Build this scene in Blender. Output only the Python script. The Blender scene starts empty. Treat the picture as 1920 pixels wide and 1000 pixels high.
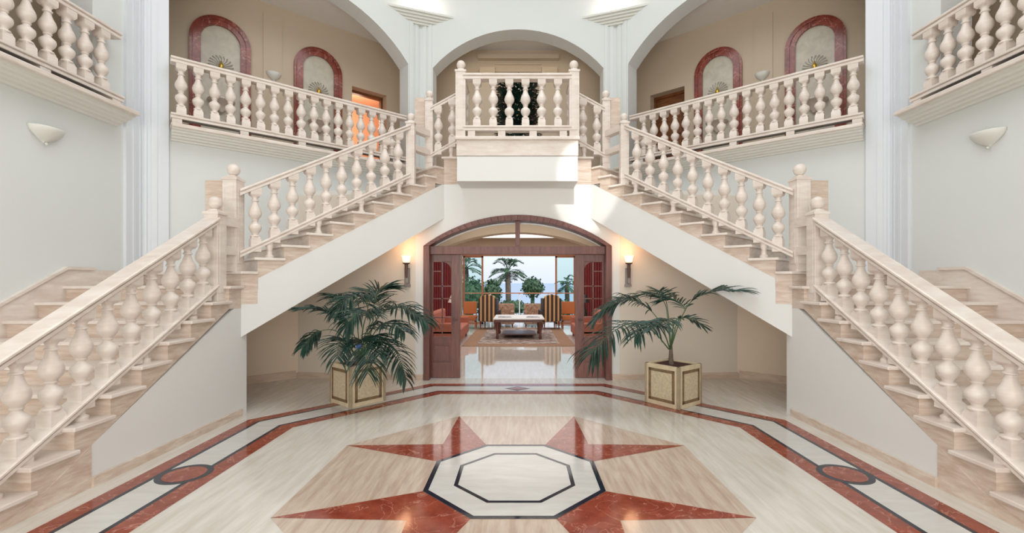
import bpy, bmesh, math, random
from mathutils import Vector, Matrix
random.seed(7)
S = bpy.context.scene
COL = S.collection
PI = math.pi

# ------------------------------------------------------------------ camera
cam_d = bpy.data.cameras.new('camera')
cam = bpy.data.objects.new('camera', cam_d); COL.objects.link(cam)
cam.location = (0.05, 0.0, 1.7)
cam.rotation_euler = (PI/2, 0, 0)
cam_d.sensor_fit = 'HORIZONTAL'; cam_d.sensor_width = 36
cam_d.lens = 36*858/1920
cam_d.shift_x = -16/1920
cam_d.shift_y = 27/1920
cam_d.clip_end = 3000
S.camera = cam

# ------------------------------------------------------------------ world, lights, exposure
S.view_settings.view_transform = 'Standard'
S.view_settings.look = 'None'
S.view_settings.exposure = 0.09
S.view_settings.gamma = 1.0
S.view_settings.use_curve_mapping = False
W = bpy.data.worlds.new('sky'); S.world = W; W.use_nodes = True
wn = W.node_tree; wn.nodes.clear()
wo = wn.nodes.new('ShaderNodeOutputWorld'); wb = wn.nodes.new('ShaderNodeBackground')
wt = wn.nodes.new('ShaderNodeTexCoord'); ws = wn.nodes.new('ShaderNodeSeparateXYZ')
wr = wn.nodes.new('ShaderNodeValToRGB')
wr.color_ramp.elements[0].position = 0.0; wr.color_ramp.elements[0].color = (0.62, 0.68, 0.76, 1)
wr.color_ramp.elements[1].position = 0.5; wr.color_ramp.elements[1].color = (0.42, 0.56, 0.78, 1)
e = wr.color_ramp.elements.new(0.06); e.color = (0.72, 0.76, 0.82, 1)
wn.links.new(wt.outputs['Generated'], ws.inputs[0]); wn.links.new(ws.outputs['Z'], wr.inputs[0])
wn.links.new(wr.outputs[0], wb.inputs[0]); wb.inputs[1].default_value = 1.25
wn.links.new(wb.outputs[0], wo.inputs[0])

def area(name, loc, rot, sx, sy, power, col=(1, 1, 1), spread=PI):
    d = bpy.data.lights.new(name, 'AREA'); d.shape = 'RECTANGLE'; d.size = sx; d.size_y = sy
    d.energy = power; d.color = col; d.spread = spread
    o = bpy.data.objects.new(name, d); COL.objects.link(o); o.location = loc; o.rotation_euler = rot
    return o
def point(name, loc, power, col, r=0.05):
    d = bpy.data.lights.new(name, 'POINT'); d.energy = power; d.color = col; d.shadow_soft_size = r
    o = bpy.data.objects.new(name, d); COL.objects.link(o); o.location = loc
    return o
# daylight of an assumed dome skylight; unseen fill lamp added behind the camera
area('skylight_daylight', (0, 3.6, 9.3), (0, 0, 0), 6.5, 6.5, 360, (0.89, 0.95, 1.0))
area('entrance_daylight', (-0.8, -2.3, 2.1), (PI/2, 0, 0), 9.0, 3.8, 345, (1.0, 0.965, 0.915))
# unseen lamp added under the ceiling to brighten the living room
area('living_daylight', (0, 14.0, 3.3), (0, 0, 0), 6.0, 6.0, 150, (1.0, 0.97, 0.93))
area('vestibule_downlight', (0, 8.9, 3.1), (0, 0, 0), 3.0, 0.8, 12, (1.0, 0.9, 0.78))  # unseen lamp added to warm the vestibule
area('landing_downlight', (0, 10.25, 6.9), (0, 0, 0), 2.4, 0.5, 5, (1.0, 0.86, 0.68))  # unseen lamp added to light the space behind the centre arch
sun_d = bpy.data.lights.new('sun', 'SUN'); sun_d.energy = 2.2; sun_d.angle = 0.02; sun_d.color = (1, 0.96, 0.9)
sun = bpy.data.objects.new('sun', sun_d); COL.objects.link(sun)
sun.rotation_euler = (math.radians(40), 0, math.radians(25))
# unseen spot lamp added behind the camera to make the platform sun patch
sp = bpy.data.lights.new('window_sunbeam', 'SPOT'); sp.energy = 2600; sp.color = (1, 0.98, 0.94)
sp.spot_size = math.radians(6.6); sp.spot_blend = 0.4; sp.shadow_soft_size = 0.05
spo = bpy.data.objects.new('window_sunbeam', sp); COL.objects.link(spo)
spo.location = (0.9, -1.6, 7.8)
spo.rotation_euler = (Vector((1.17, 7.6, 3.27)) - Vector(spo.location)).to_track_quat('-Z', 'Y').to_euler()

# ------------------------------------------------------------------ materials
def new_mat(name):
    m = bpy.data.materials.new(name); m.use_nodes = True
    nt = m.node_tree; b = nt.nodes['Principled BSDF']
    return m, nt, b
def plain(name, col, rough=0.6, metal=0.0, spec=0.5, emit=None, es=0.0, var=0.0, vs=3.0):
    m, nt, b = new_mat(name)
    b.inputs['Base Color'].default_value = (*col, 1)
    b.inputs['Roughness'].default_value = rough
    b.inputs['Metallic'].default_value = metal
    b.inputs['Specular IOR Level'].default_value = spec
    if emit:
        b.inputs['Emission Color'].default_value = (*emit, 1); b.inputs['Emission Strength'].default_value = es
    if var:
        tc = nt.nodes.new('ShaderNodeTexCoord'); n = nt.nodes.new('ShaderNodeTexNoise')
        n.inputs['Scale'].default_value = vs; n.inputs['Detail'].default_value = 5
        r = nt.nodes.new('ShaderNodeValToRGB')
        r.color_ramp.elements[0].position = 0.3; r.color_ramp.elements[1].position = 0.7
        r.color_ramp.elements[0].color = (*[c*(1-var) for c in col], 1)
        r.color_ramp.elements[1].color = (*[min(1, c*(1+var)) for c in col], 1)
        nt.links.new(tc.outputs['Object'], n.inputs['Vector']); nt.links.new(n.outputs[0], r.inputs[0])
        nt.links.new(r.outputs[0], b.inputs['Base Color'])
    return m
def streaky(name, c0, c1, scale, rough, noise=1.0, detail=6, spec=0.5, lo=0.35, hi=0.65):
    m, nt, b = new_mat(name)
    tc = nt.nodes.new('ShaderNodeTexCoord'); mp = nt.nodes.new('ShaderNodeMapping')
    mp.inputs['Scale'].default_value = scale
    n = nt.nodes.new('ShaderNodeTexNoise'); n.inputs['Scale'].default_value = noise
    n.inputs['Detail'].default_value = detail; n.inputs['Roughness'].default_value = 0.62
    n.inputs['Distortion'].default_value = 0.4
    r = nt.nodes.new('ShaderNodeValToRGB')
    r.color_ramp.elements[0].position = lo; r.color_ramp.elements[1].position = hi
    r.color_ramp.elements[0].color = (*c0, 1); r.color_ramp.elements[1].color = (*c1, 1)
    nt.links.new(tc.outputs['Object'], mp.inputs[0]); nt.links.new(mp.outputs[0], n.inputs['Vector'])
    nt.links.new(n.outputs[0], r.inputs[0]); nt.links.new(r.outputs[0], b.inputs['Base Color'])
    b.inputs['Roughness'].default_value = rough; b.inputs['Specular IOR Level'].default_value = spec
    return m
def veined(name, c0, c1, cv, rough, s=6.0):
    m, nt, b = new_mat(name)
    tc = nt.nodes.new('ShaderNodeTexCoord')
    n = nt.nodes.new('ShaderNodeTexNoise'); n.inputs['Scale'].default_value = s; n.inputs['Detail'].default_value = 8
    n.inputs['Roughness'].default_value = 0.7
    r = nt.nodes.new('ShaderNodeValToRGB')
    r.color_ramp.elements[0].position = 0.35; r.color_ramp.elements[0].color = (*c0, 1)
    r.color_ramp.elements[1].position = 0.65; r.color_ramp.elements[1].color = (*c1, 1)
    n2 = nt.nodes.new('ShaderNodeTexNoise'); n2.inputs['Scale'].default_value = s*0.55; n2.inputs['Detail'].default_value = 6
    n2.inputs['Distortion'].default_value = 1.5
    r2 = nt.nodes.new('ShaderNodeValToRGB')
    r2.color_ramp.elements[0].position = 0.49; r2.color_ramp.elements[0].color = (0, 0, 0, 1)
    r2.color_ramp.elements[1].position = 0.5; r2.color_ramp.elements[1].color = (1, 1, 1, 1)
    e = r2.color_ramp.elements.new(0.515); e.color = (0, 0, 0, 1)
    mx = nt.nodes.new('ShaderNodeMixRGB'); mx.inputs[2].default_value = (*cv, 1)
    nt.links.new(tc.outputs['Object'], n.inputs['Vector']); nt.links.new(tc.outputs['Object'], n2.inputs['Vector'])
    nt.links.new(n.outputs[0], r.inputs[0]); nt.links.new(n2.outputs[0], r2.inputs[0])
    nt.links.new(r2.outputs[0], mx.inputs[0]); nt.links.new(r.outputs[0], mx.inputs[1])
    nt.links.new(mx.outputs[0], b.inputs['Base Color'])
    b.inputs['Roughness'].default_value = rough
    return m
M = {}
M['plaster'] = plain('white_plaster', (0.73, 0.75, 0.735), 0.75, var=0.012, vs=1.2)
M['stair_plaster'] = plain('stair_plaster', (0.78, 0.77, 0.745), 0.6, var=0.01, vs=1.5)
M['pilaster'] = plain('pilaster_paint', (0.74, 0.765, 0.80), 0.5)
M['corridor'] = plain('corridor_plaster', (0.60, 0.49, 0.37), 0.75)
M['recess'] = plain('recess_beige_plaster', (0.80, 0.67, 0.535), 0.75)  # warm lamplight in the recess is mixed into this wall colour
M['lower_cream'] = plain('lower_cream_plaster', (0.79, 0.70, 0.60), 0.75)  # weaker lamplight warmth put into the colour of the flanking walls
M['ceiling'] = plain('ceiling_paint', (0.80, 0.78, 0.74), 0.8)
M['stone'] = streaky('cream_stone', (0.70, 0.595, 0.525), (0.82, 0.745, 0.68), (2, 2, 9), 0.32, 1.6)
M['tread'] = streaky('stair_travertine', (0.58, 0.435, 0.34), (0.75, 0.635, 0.545), (2, 3, 14), 0.28, 1.6)
M['cream_floor'] = streaky('cream_floor_marble', (0.60, 0.545, 0.475), (0.71, 0.675, 0.615), (9, 1.1, 1), 0.13, 1.6)
M['polished'] = streaky('polished_living_marble', (0.72, 0.68, 0.63), (0.79, 0.76, 0.72), (9, 1.1, 1), 0.05, 1.6, spec=0.9)
M['ivory'] = streaky('ivory_marble', (0.58, 0.555, 0.515), (0.66, 0.64, 0.605), (2, 9, 1), 0.12, 1.4)
M['tan'] = streaky('tan_travertine', (0.47, 0.345, 0.265), (0.62, 0.51, 0.415), (11, 1.2, 1), 0.13, 1.5)
M['base_stone'] = streaky('skirting_travertine', (0.60, 0.45, 0.35), (0.72, 0.58, 0.47), (2, 2, 10), 0.3, 1.5)
M['red'] = veined('red_marble', (0.21, 0.035, 0.018), (0.33, 0.072, 0.040), (0.50, 0.22, 0.16), 0.09, 7)
M['red_frame'] = veined('red_marble_frame', (0.16, 0.028, 0.02), (0.33, 0.075, 0.05), (0.5, 0.22, 0.16), 0.18, 5)
M['black'] = plain('black_marble', (0.012, 0.018, 0.032), 0.08)
M['wood'] = streaky('dark_mahogany', (0.115, 0.036, 0.028), (0.195, 0.070, 0.052), (12, 12, 1.2), 0.35, 2)
M['brown_door'] = streaky('brown_door_wood', (0.14, 0.045, 0.012), (0.28, 0.10, 0.03), (2, 2, 12), 0.4, 2)
M['frame_wood'] = plain('orange_window_wood', (0.50, 0.20, 0.10), 0.45)
M['niche'] = streaky('niche_cream_marble', (0.52, 0.47, 0.38), (0.63, 0.58, 0.48), (3, 3, 3), 0.35, 2.0)
M['tint_glass'] = plain('teal_tinted_glass', (0.72, 0.88, 0.86), 0.0)
_t = M['tint_glass'].node_tree.nodes['Principled BSDF']; _t.inputs['Transmission Weight'].default_value = 1.0; _t.inputs['IOR'].default_value = 1.02
M['glass'] = plain('clear_glass', (1, 1, 1), 0.0)
_b = M['glass'].node_tree.nodes['Principled BSDF']; _b.inputs['Transmission Weight'].default_value = 1.0; _b.inputs['IOR'].default_value = 1.02
M['leaf'] = plain('palm_leaf', (0.012, 0.044, 0.030), 0.42, var=0.5, vs=5)
M['leaf2'] = plain('garden_leaf', (0.07, 0.13, 0.06), 0.6, var=0.4, vs=4)
M['stalk'] = plain('palm_stalk', (0.07, 0.13, 0.045), 0.5)
M['trunk'] = plain('palm_trunk', (0.16, 0.12, 0.09), 0.9, var=0.3, vs=9)
M['soil'] = plain('dark_red_mulch', (0.055, 0.014, 0.012), 0.9, var=0.5, vs=40)
M['planter'] = plain('planter_limestone', (0.68, 0.56, 0.38), 0.55, var=0.08, vs=12)
M['planter_panel'] = plain('planter_panel_stone', (0.60, 0.50, 0.34), 0.6, var=0.15, vs=35)
M['planter_band'] = plain('planter_brown_inlay', (0.22, 0.14, 0.075), 0.5, var=0.25, vs=18)
M['shell'] = plain('plaster_shell', (0.74, 0.73, 0.67), 0.5)
M['bronze'] = plain('aged_bronze', (0.12, 0.07, 0.06), 0.5, 0.3)
M['pewter'] = plain('pewter_bracket', (0.27, 0.23, 0.21), 0.45, 0.4)
M['gold'] = plain('gold_boss', (0.75, 0.50, 0.10), 0.3, 0.8)
M['grey_metal'] = plain('grey_filigree', (0.42, 0.40, 0.36), 0.5, 0.3)
M['lamp_glow'] = plain('lit_lamp_glass', (1, 0.8, 0.6), 0.4, emit=(1.0, 0.62, 0.36), es=1.7)
M['rug'] = veined('patterned_rug', (0.14, 0.09, 0.09), (0.66, 0.57, 0.50), (0.10, 0.09, 0.12), 0.95, 5)
M['rug_border'] = plain('rug_border', (0.36, 0.22, 0.14), 0.95, var=0.2, vs=20)
M['coral'] = plain('coral_upholstery', (0.46, 0.16, 0.11), 0.85)
M['orange'] = plain('orange_upholstery', (0.58, 0.20, 0.07), 0.8)
M['crimson'] = plain('crimson_curtain', (0.30, 0.055, 0.06), 0.8)
M['white_fabric'] = plain('white_cushion', (0.8, 0.78, 0.74), 0.8)
M['floral'] = veined('floral_upholstery', (0.25, 0.09, 0.06), (0.6, 0.45, 0.32), (0.7, 0.6, 0.5), 0.9, 14)
M['paper'] = plain('magazine_paper', (0.55, 0.56, 0.58), 0.5, var=0.3, vs=10)
M['dark'] = plain('black_lacquer', (0.015, 0.015, 0.018), 0.35)
M['blue'] = plain('blue_tag', (0.06, 0.16, 0.55), 0.4)
M['white'] = plain('white_paint', (0.8, 0.8, 0.8), 0.5)
M['peach'] = plain('peach_wall', (0.80, 0.47, 0.30), 0.7)
M['sea'] = plain('sea_water', (0.46, 0.53, 0.60), 0.6)  # paler than the water; distance haze is blended into the colour
M['terrace'] = plain('terrace_tile', (0.45, 0.33, 0.25), 0.6)
M['hill'] = plain('garden_ground', (0.20, 0.24, 0.14), 0.95, var=0.4, vs=0.4)
M['house'] = plain('white_house', (0.7, 0.68, 0.63), 0.7)
# striped fabric
m, nt, b = new_mat('striped_upholstery'); M['striped'] = m
tc = nt.nodes.new('ShaderNodeTexCoord'); wv = nt.nodes.new('ShaderNodeTexWave'); wv.inputs['Scale'].default_value = 2.1
rr = nt.nodes.new('ShaderNodeValToRGB'); rr.color_ramp.interpolation = 'CONSTANT'
rr.color_ramp.elements[0].color = (0.05, 0.035, 0.03, 1); rr.color_ramp.elements[1].position = 0.62
rr.color_ramp.elements[1].color = (0.70, 0.42, 0.20, 1)
nt.links.new(tc.outputs['Object'], wv.inputs[0]); nt.links.new(wv.outputs[0], rr.inputs[0]); nt.links.new(rr.outputs[0], b.inputs['Base Color'])

# ------------------------------------------------------------------ mesh helpers
class MB:
    def __init__(s): s.v = []; s.f = []; s.m = []
    def add(s, vs, fs, mi=0):
        o = len(s.v); s.v += [tuple(v) for v in vs]
        for f in fs: s.f.append([o+i for i in f]); s.m.append(mi)
    def box(s, x0, x1, y0, y1, z0, z1, mi=0, mat=None):
        vs = [(x, y, z) for z in (z0, z1) for (x, y) in ((x0, y0), (x1, y0), (x1, y1), (x0, y1))]
        if mat is not None: vs = [mat @ Vector(v) for v in vs]
        s.add(vs, [(0, 1, 2, 3), (4, 5, 6, 7), (0, 1, 5, 4), (1, 2, 6, 5), (2, 3, 7, 6), (3, 0, 4, 7)], mi)
    def prism(s, poly, z0, z1, mi=0):      # plan polygon
        n = len(poly)
        s.add([(x, y, z0) for x, y in poly]+[(x, y, z1) for x, y in poly],
              [tuple(range(n)), tuple(range(n, 2*n))]+[(i, (i+1) % n, n+(i+1) % n, n+i) for i in range(n)], mi)
    def sweep(s, prof, fn, a, b, mi=0):    # profile points (p,q) placed by fn(p,q,w) for w=a,b
        n = len(prof)
        s.add([fn(p, q, a) for p, q in prof]+[fn(p, q, b) for p, q in prof],
              [tuple(range(n)), tuple(range(n, 2*n))]+[(i, (i+1) % n, n+(i+1) % n, n+i) for i in range(n)], mi)
    def lathe(s, prof, c=(0, 0, 0), n=16, mi=0, sq=False):
        # prof: (r,z); sq entries use square section when n==4
        o = len(s.v); off = PI/4 if n == 4 else 0
        for r, z in prof:
            for i in range(n):
                a = 2*PI*i/n+off
                s.v.append((c[0]+r*math.cos(a), c[1]+r*math.sin(a), c[2]+z))
        for j in range(len(prof)-1):
            for i in range(n):
                k = (i+1) % n
                s.f.append([o+j*n+i, o+j*n+k, o+(j+1)*n+k, o+(j+1)*n+i]); s.m.append(mi)
        s.f.append([o+i for i in range(n)]); s.m.append(mi)
        s.f.append([o+(len(prof)-1)*n+i for i in range(n)]); s.m.append(mi)
    def tube(s, pts, rad, n=7, mi=0):
        pts = [Vector(p) for p in pts]
        if not isinstance(rad, (list, tuple)): rad = [rad]*len(pts)
        o = len(s.v); up = Vector((0, 0, 1))
        for i, p in enumerate(pts):
            d = (pts[min(i+1, len(pts)-1)]-pts[max(i-1, 0)]).normalized()
            u = d.cross(up)
            if u.length < 1e-3: u = d.cross(Vector((1, 0, 0)))
            u.normalize(); w = u.cross(d)
            for k in range(n):
                a = 2*PI*k/n
                s.v.append(tuple(p+(u*math.cos(a)+w*math.sin(a))*rad[i]))
        for i in range(len(pts)-1):
            for k in range(n):
                q = (k+1) % n
                s.f.append([o+i*n+k, o+i*n+q, o+(i+1)*n+q, o+(i+1)*n+k]); s.m.append(mi)
        s.f.append([o+k for k in range(n)]); s.m.append(mi)
        s.f.append([o+(len(pts)-1)*n+k for k in range(n)]); s.m.append(mi)
    def build(s, name, mats, parent=None, smooth=False, recalc=True, bevel=0.0):
        me = bpy.data.meshes.new(name)
        me.from_pydata(s.v, [], s.f); me.update()
        if not isinstance(mats, (list, tuple)): mats = [mats]
        for m in mats: me.materials.append(m)
        for p, mi in zip(me.polygons, s.m): p.material_index = mi
        if recalc:
            bm = bmesh.new(); bm.from_mesh(me); bmesh.ops.recalc_face_normals(bm, faces=bm.faces); bm.to_mesh(me); bm.free()
        if smooth:
            for p in me.polygons: p.use_smooth = True
            try: me.set_sharp_from_angle(angle=math.radians(38))
            except Exception: pass
        o = bpy.data.objects.new(name, me); COL.objects.link(o)
        if parent is not None: o.parent = parent
        if bevel:
            b = o.modifiers.new('bevel', 'BEVEL'); b.width = bevel; b.segments = 2; b.limit_method = 'ANGLE'
        return o
def thing(name, label, cat, group=None, loc=(0, 0, 0)):
    o = bpy.data.objects.new(name, None); COL.objects.link(o); o.location = loc
    o.empty_display_size = 0.1
    o['label'] = label; o['category'] = cat
    if group: o['group'] = group
    return o
def tag(o, label, cat, group=None, kind=None):
    o['label'] = label; o['category'] = cat
    if group: o['group'] = group
    if kind: o['kind'] = kind
    return o
def struct(o, label=None):
    o['kind'] = 'structure'
    if label: o['label'] = label
    return o
def frame(ox, oy, ang, z=0.0):
    return Matrix.Translation((ox, oy, z)) @ Matrix.Rotation(ang, 4, 'Z')
SIDE = {-1: 'left', 1: 'right'}

# ------------------------------------------------------------------ measurements (metres)
H_UP = 4.0                     # upper floor
C2, S2 = 0.755, 0.656          # direction of the diagonal upper wall
BX, BY = 5.47, 6.63            # corner of side wall and diagonal wall
AX, AY = 2.05, 9.60            # corner of diagonal wall and back arch wall
FX, FY = 3.48, 5.78            # inner corner of the two flights
CF, SF = 0.731, 0.681          # direction of the second flight
RIS, TR1, TR2 = 0.182, 0.32, 0.316
TOPZ = 9.4
def d2(s, t, w=0.0):           # along the diagonal wall (t), outwards (w)
    return (s*(BX-C2*t+S2*w), BY+S2*t+C2*w)
def f2(s, t, w=0.0):           # along second flight face
    return (s*(FX-CF*t+SF*w), FY+SF*t+CF*w)
def nose1(y): return RIS*(4+(y-3.94)/TR1)
def nose2(t): return RIS*(11+(t-0.187)/TR2)

# ------------------------------------------------------------------ floor
f = MB()
f.box(-7.2, 7.2, -2.6, 7.98, -0.2, 0.0, 0)
CY = 4.02
def layer(poly, z, mi):
    f.add([(x, y, z) for x, y in poly], [tuple(range(len(poly)))], mi)
def ring(p0, p1, z, mi):
    n = len(p0)
    for i in range(n):
        j = (i+1) % n
        layer([p0[i], p0[j], p1[j], p1[i]], z, mi)
def border(d):                 # irregular octagon offset inwards by d
    hx, hy = 3.28-d, 3.54-d
    k = math.tan(math.radians(21.5))
    cx_, cy_ = 3.28-d, 1.57-d*0.414
    ax_, ay_ = 1.436-d*0.414, 3.54-d
    return [(ax_, CY+ay_), (-ax_, CY+ay_), (-cx_, CY+cy_), (-cx_, CY-cy_), (-ax_, CY-ay_), (ax_, CY-ay_), (cx_, CY-cy_), (cx_, CY+cy_)]
z1 = 0.001
ring(border(0), border(0.145), z1, 3)
ring(border(0.145), border(0.185), z1, 4)
ring(border(0.185), border(0.485), z1, 1)
ring(border(0.485), border(0.525), z1, 4)
ring(border(0.525), border(0.69), z1, 3)
def octo(R): return [(R*math.sin(math.radians(22.5+45*i)), CY-0.02+R*math.cos(math.radians(22.5+45*i))) for i in range(8)]
R0 = 1.885
O8 = octo(R0); m0 = octo(0.80); m1 = octo(0.755); m2 = octo(0.545); m3 = octo(0.508)
layer(O8, z1, 2)
# red arrow shapes on the four diagonals
for k in (0, 2, 4, 6):
    a, b_ = O8[k], O8[(k+1) % 8]
    ma, mb_ = m0[k], m0[(k+1) % 8]
    ang = math.radians(45+45*k)
    notch = (1.07*math.sin(ang), CY-0.02+1.07*math.cos(ang))
    layer([a, ma, mb_, notch], z1*2, 3); layer([mb_, b_, notch], z1*2, 3)
layer(m0, z1*3, 1); ring(m0, m1, z1*4, 4); ring(m2, m3, z1*4, 4)
# thin dark line between the field and the tan octagon
for (cx_, cy_) in ((-2.9, CY), (2.9, CY)):
    def circ(r): return [(cx_+r*math.cos(2*PI*i/40), cy_+r*math.sin(2*PI*i/40)) for i in range(40)]
    layer(circ(0.215), z1*2, 4); layer(circ(0.165), z1*3, 3)
for (x_, y_) in ((0, CY+3.2), (0, CY-3.2)):
    layer([(x_-0.21, y_), (x_, y_-0.14), (x_+0.21, y_), (x_, y_+0.14)], z1*2, 4)
    layer([(x_-0.15, y_), (x_, y_-0.10), (x_+0.15, y_), (x_, y_+0.10)], z1*3, 3)
floor = struct(f.build('floor', [M['cream_floor'], M['ivory'], M['tan'], M['red'], M['black']], recalc=False), 'polished marble floor with red star and black banded octagons')
fl = MB(); fl.box(-7, 7, 7.98, 18.6, -0.2, 0.0)
struct(fl.build('floor', M['polished']), 'glossy living room floor')

# ------------------------------------------------------------------ walls with arched openings
def arch_pts(x0, x1, spring, rise, n=24):
    hs = (x1-x0)/2; R = (hs*hs+rise*rise)/(2*rise); c = (x0+x1)/2
    return [(c+hs*math.cos(PI-PI*0)*1.0 if False else x0+(x1-x0)*i/n, spring+math.sqrt(max(0, R*R-(x0+(x1-x0)*i/n-c)**2))-(R-rise)) for i in range(n+1)]
def arched_wall(mb, place, L, z0, ztop, x0, x1, zs, rise, sill, th, mi=0):
    """wall running 0..L with an opening x0..x1 from sill up to a segmental arch; place(p,z,w)"""
    ap = arch_pts(x0, x1, zs, rise)
    def pan(poly): mb.sweep(poly, lambda p, q, w: place(p, q, w), 0.0, th, mi)
    pan([(0, z0), (x0, z0), (x0, ztop), (0, ztop)])
    pan([(x1, z0), (L, z0), (L, ztop), (x1, ztop)])
    if sill > z0: pan([(x0, z0), (x1, z0), (x1, sill), (x0, sill)])
    for i in range(len(ap)-1):
        pan([ap[i], ap[i+1], (ap[i+1][0], ztop), (ap[i][0], ztop)])
LD = math.hypot(BX-AX, AY-BY)
for s in (-1, 1):
    nm = SIDE[s]
    # side wall
    w = MB()
    arched_wall(w, lambda p, q, ww: (s*(BX+ww), BY-p, q), 9.0, 0, TOPZ, 0.73, 4.5, 6.17, 0.91, H_UP, 0.4)
    struct(w.build('wall_side_'+nm, M['plaster']), 'white side wall above the %s stairs' % nm)
    # diagonal wall
    w = MB()
    arched_wall(w, lambda p, q, ww: (*d2(s, p, ww), q), LD+0.1, 0, TOPZ, 0.337, 4.25, 6.17, 0.93, H_UP, 0.38)
    struct(w.build('wall_diagonal_'+nm, M['plaster']), '%s diagonal wall with wide arch over the upper corridor' % nm)
# back arch wall
w = MB()
arched_wall(w, lambda p, q, ww: (-AX+p, AY+ww, q), 2*AX, 2.9, TOPZ, AX-1.79, AX+1.79, 6.17, 0.81, 3.6, 0.42)
struct(w.build('wall_back_upper', M['plaster']), 'white wall with central arch behind the platform')

# door wall with arched opening (lower level)
w = MB()
ap = arch_pts(-1.60, 1.60, 2.30, 0.52)
def pw(poly, a=7.85, b=8.10): w.sweep(poly, lambda p, q, ww: (p, ww, q), a, b)
pw([(-1.75, 0), (-1.60, 0), (-1.60, 3.39), (-1.75, 3.39)]); pw([(1.60, 0), (1.75, 0), (1.75, 3.39), (1.60, 3.39)])
for i in range(len(ap)-1): pw([ap[i], ap[i+1], (ap[i+1][0], 3.39), (ap[i][0], 3.39)])
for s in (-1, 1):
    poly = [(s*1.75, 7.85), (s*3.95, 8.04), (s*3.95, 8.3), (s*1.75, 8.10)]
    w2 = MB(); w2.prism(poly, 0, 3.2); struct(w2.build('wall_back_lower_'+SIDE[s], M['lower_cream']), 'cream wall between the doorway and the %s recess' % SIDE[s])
struct(w.build('wall_back_lower', M['stair_plaster']), 'white wall around the arched living room doorway')

# corridor walls behind the arches
PCX, PCY = BX+1.4*S2, BY+1.4*C2
def dc(s, t, w=0.0): return (s*(PCX-C2*t+S2*w), PCY+S2*t+C2*w)
TEND = (10.8-PCY)/S2
for s in (-1, 1):
    nm = SIDE[s]
    w = MB()
    d0, d1 = 3.62, 4.42                  # doorway
    zt = 5.99
    def pan(a, b, za, zb, th=0.35): w.sweep([(a, za), (b, za), (b, zb), (a, zb)], lambda p, q, ww: (*dc(s, p, ww), q), 0, th)
    pan(-0.64, d0, 3.7, 7.3); pan(d1, TEND, 3.7, 7.3); pan(d0, d1, zt, 7.3)
    # shallow raised wall panels
    for a, b in ((0.30, 0.56), (1.88, 2.22)):
        w.sweep([(a, 4.0), (b, 4.0), (b, 6.95), (a, 6.95)], lambda p, q, ww: (*dc(s, p, ww), q), -0.02, 0.05)
    struct(w.build('wall_corridor_'+nm, M['corridor']), 'beige corridor wall behind the %s arch' % nm)
    w = MB(); w.box(s*6.87, s*7.05, -1, dc(s, -0.64)[1]+0.05, 3.7, 7.3)
    struct(w.build('wall_gallery_'+nm, M['corridor']), 'beige gallery wall behind the %s side arch' % nm)
    # corridor floor and ceiling
    for (za, zb, mt, nn) in ((3.72, 4.0, 'tread', 'floor'), (7.15, 7.3, 'ceiling', 'ceiling')):
        w = MB()
        w.prism([d2(s, 0.0, 0.02), d2(s, LD-0.02, 0.02), (s*(AX-0.02), 10.9), (s*2.85, 10.9), dc(s, TEND), dc(s, -0.64, 0.0)], za, zb)
        w.prism([(s*(BX+0.02), -1), (s*6.87, -1), (s*6.87, dc(s, -0.64)[1]), (s*(BX+0.02), BY)], za, zb)
        struct(w.build(nn, M[mt]), '%s corridor %s' % (nm, nn))
w = MB(); w.box(-2.9, 2.9, 10.8, 11.0, 3.7, 7.3)
for x0, x1 in ((0.55, 0.91), (-0.91, -0.55)): w.box(x0, x1, 10.72, 10.8, 4.0, 6.72)
w.box(-0.55, 0.55, 10.76, 10.8, 6.62, 6.66); w.box(-0.55, 0.55, 10.77, 10.8, 6.80, 6.84); w.box(-0.95, 0.95, 10.68, 10.8, 6.9, 7.0)
struct(w.build('wall_back_corridor', M['corridor']), 'beige wall with pilasters behind the centre arch')
w = MB(); w.prism([(-AX, 10.03), (AX, 10.03), (AX, 10.9), (-AX, 10.9)], 7.15, 7.3)
struct(w.build('ceiling', M['ceiling']), 'ceiling behind the centre arch')
# main ceiling with an assumed skylight opening, walls behind the camera
w = MB()
out = [(-7.3, -2.6), (7.3, -2.6), (7.3, 11.2), (-7.3, 11.2)]
for (a, b_, c_, d_) in ((-7.3, 7.3, -2.6, 0.2), (-7.3, 7.3, 7.0, 11.2), (-7.3, -3.4, 0.2, 7.0), (3.4, 7.3, 0.2, 7.0)):
    w.box(a, b_, c_, d_, TOPZ, TOPZ+0.2)
w.box(-3.4, 3.4, 0.2, 7.0, TOPZ+0.9, TOPZ+1.0)
for (a, b_, c_, d_) in ((-3.4, 3.4, 0.1, 0.2), (-3.4, 3.4, 7.0, 7.1), (-3.5, -3.4, 0.1, 7.1), (3.4, 3.5, 0.1, 7.1)):
    w.box(a, b_, c_, d_, TOPZ, TOPZ+1.0)
struct(w.build('ceiling', M['ceiling']), 'white hall ceiling with raised skylight well')
w = MB(); w.box(-7.3, 7.3, -2.8, -2.6, 0, TOPZ)
struct(w.build('wall_front', M['plaster']), 'entrance wall behind the viewer')

# thin recess lining below each upper flight, warm lamplight put into its colour
for s in (-1, 1):
    w = MB()
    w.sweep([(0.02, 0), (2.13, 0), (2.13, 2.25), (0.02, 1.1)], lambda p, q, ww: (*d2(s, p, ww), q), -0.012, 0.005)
    struct(w.build('wall_recess_'+SIDE[s], M['recess']), 'beige wall inside the recess below the %s upper flight' % SIDE[s])
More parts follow.
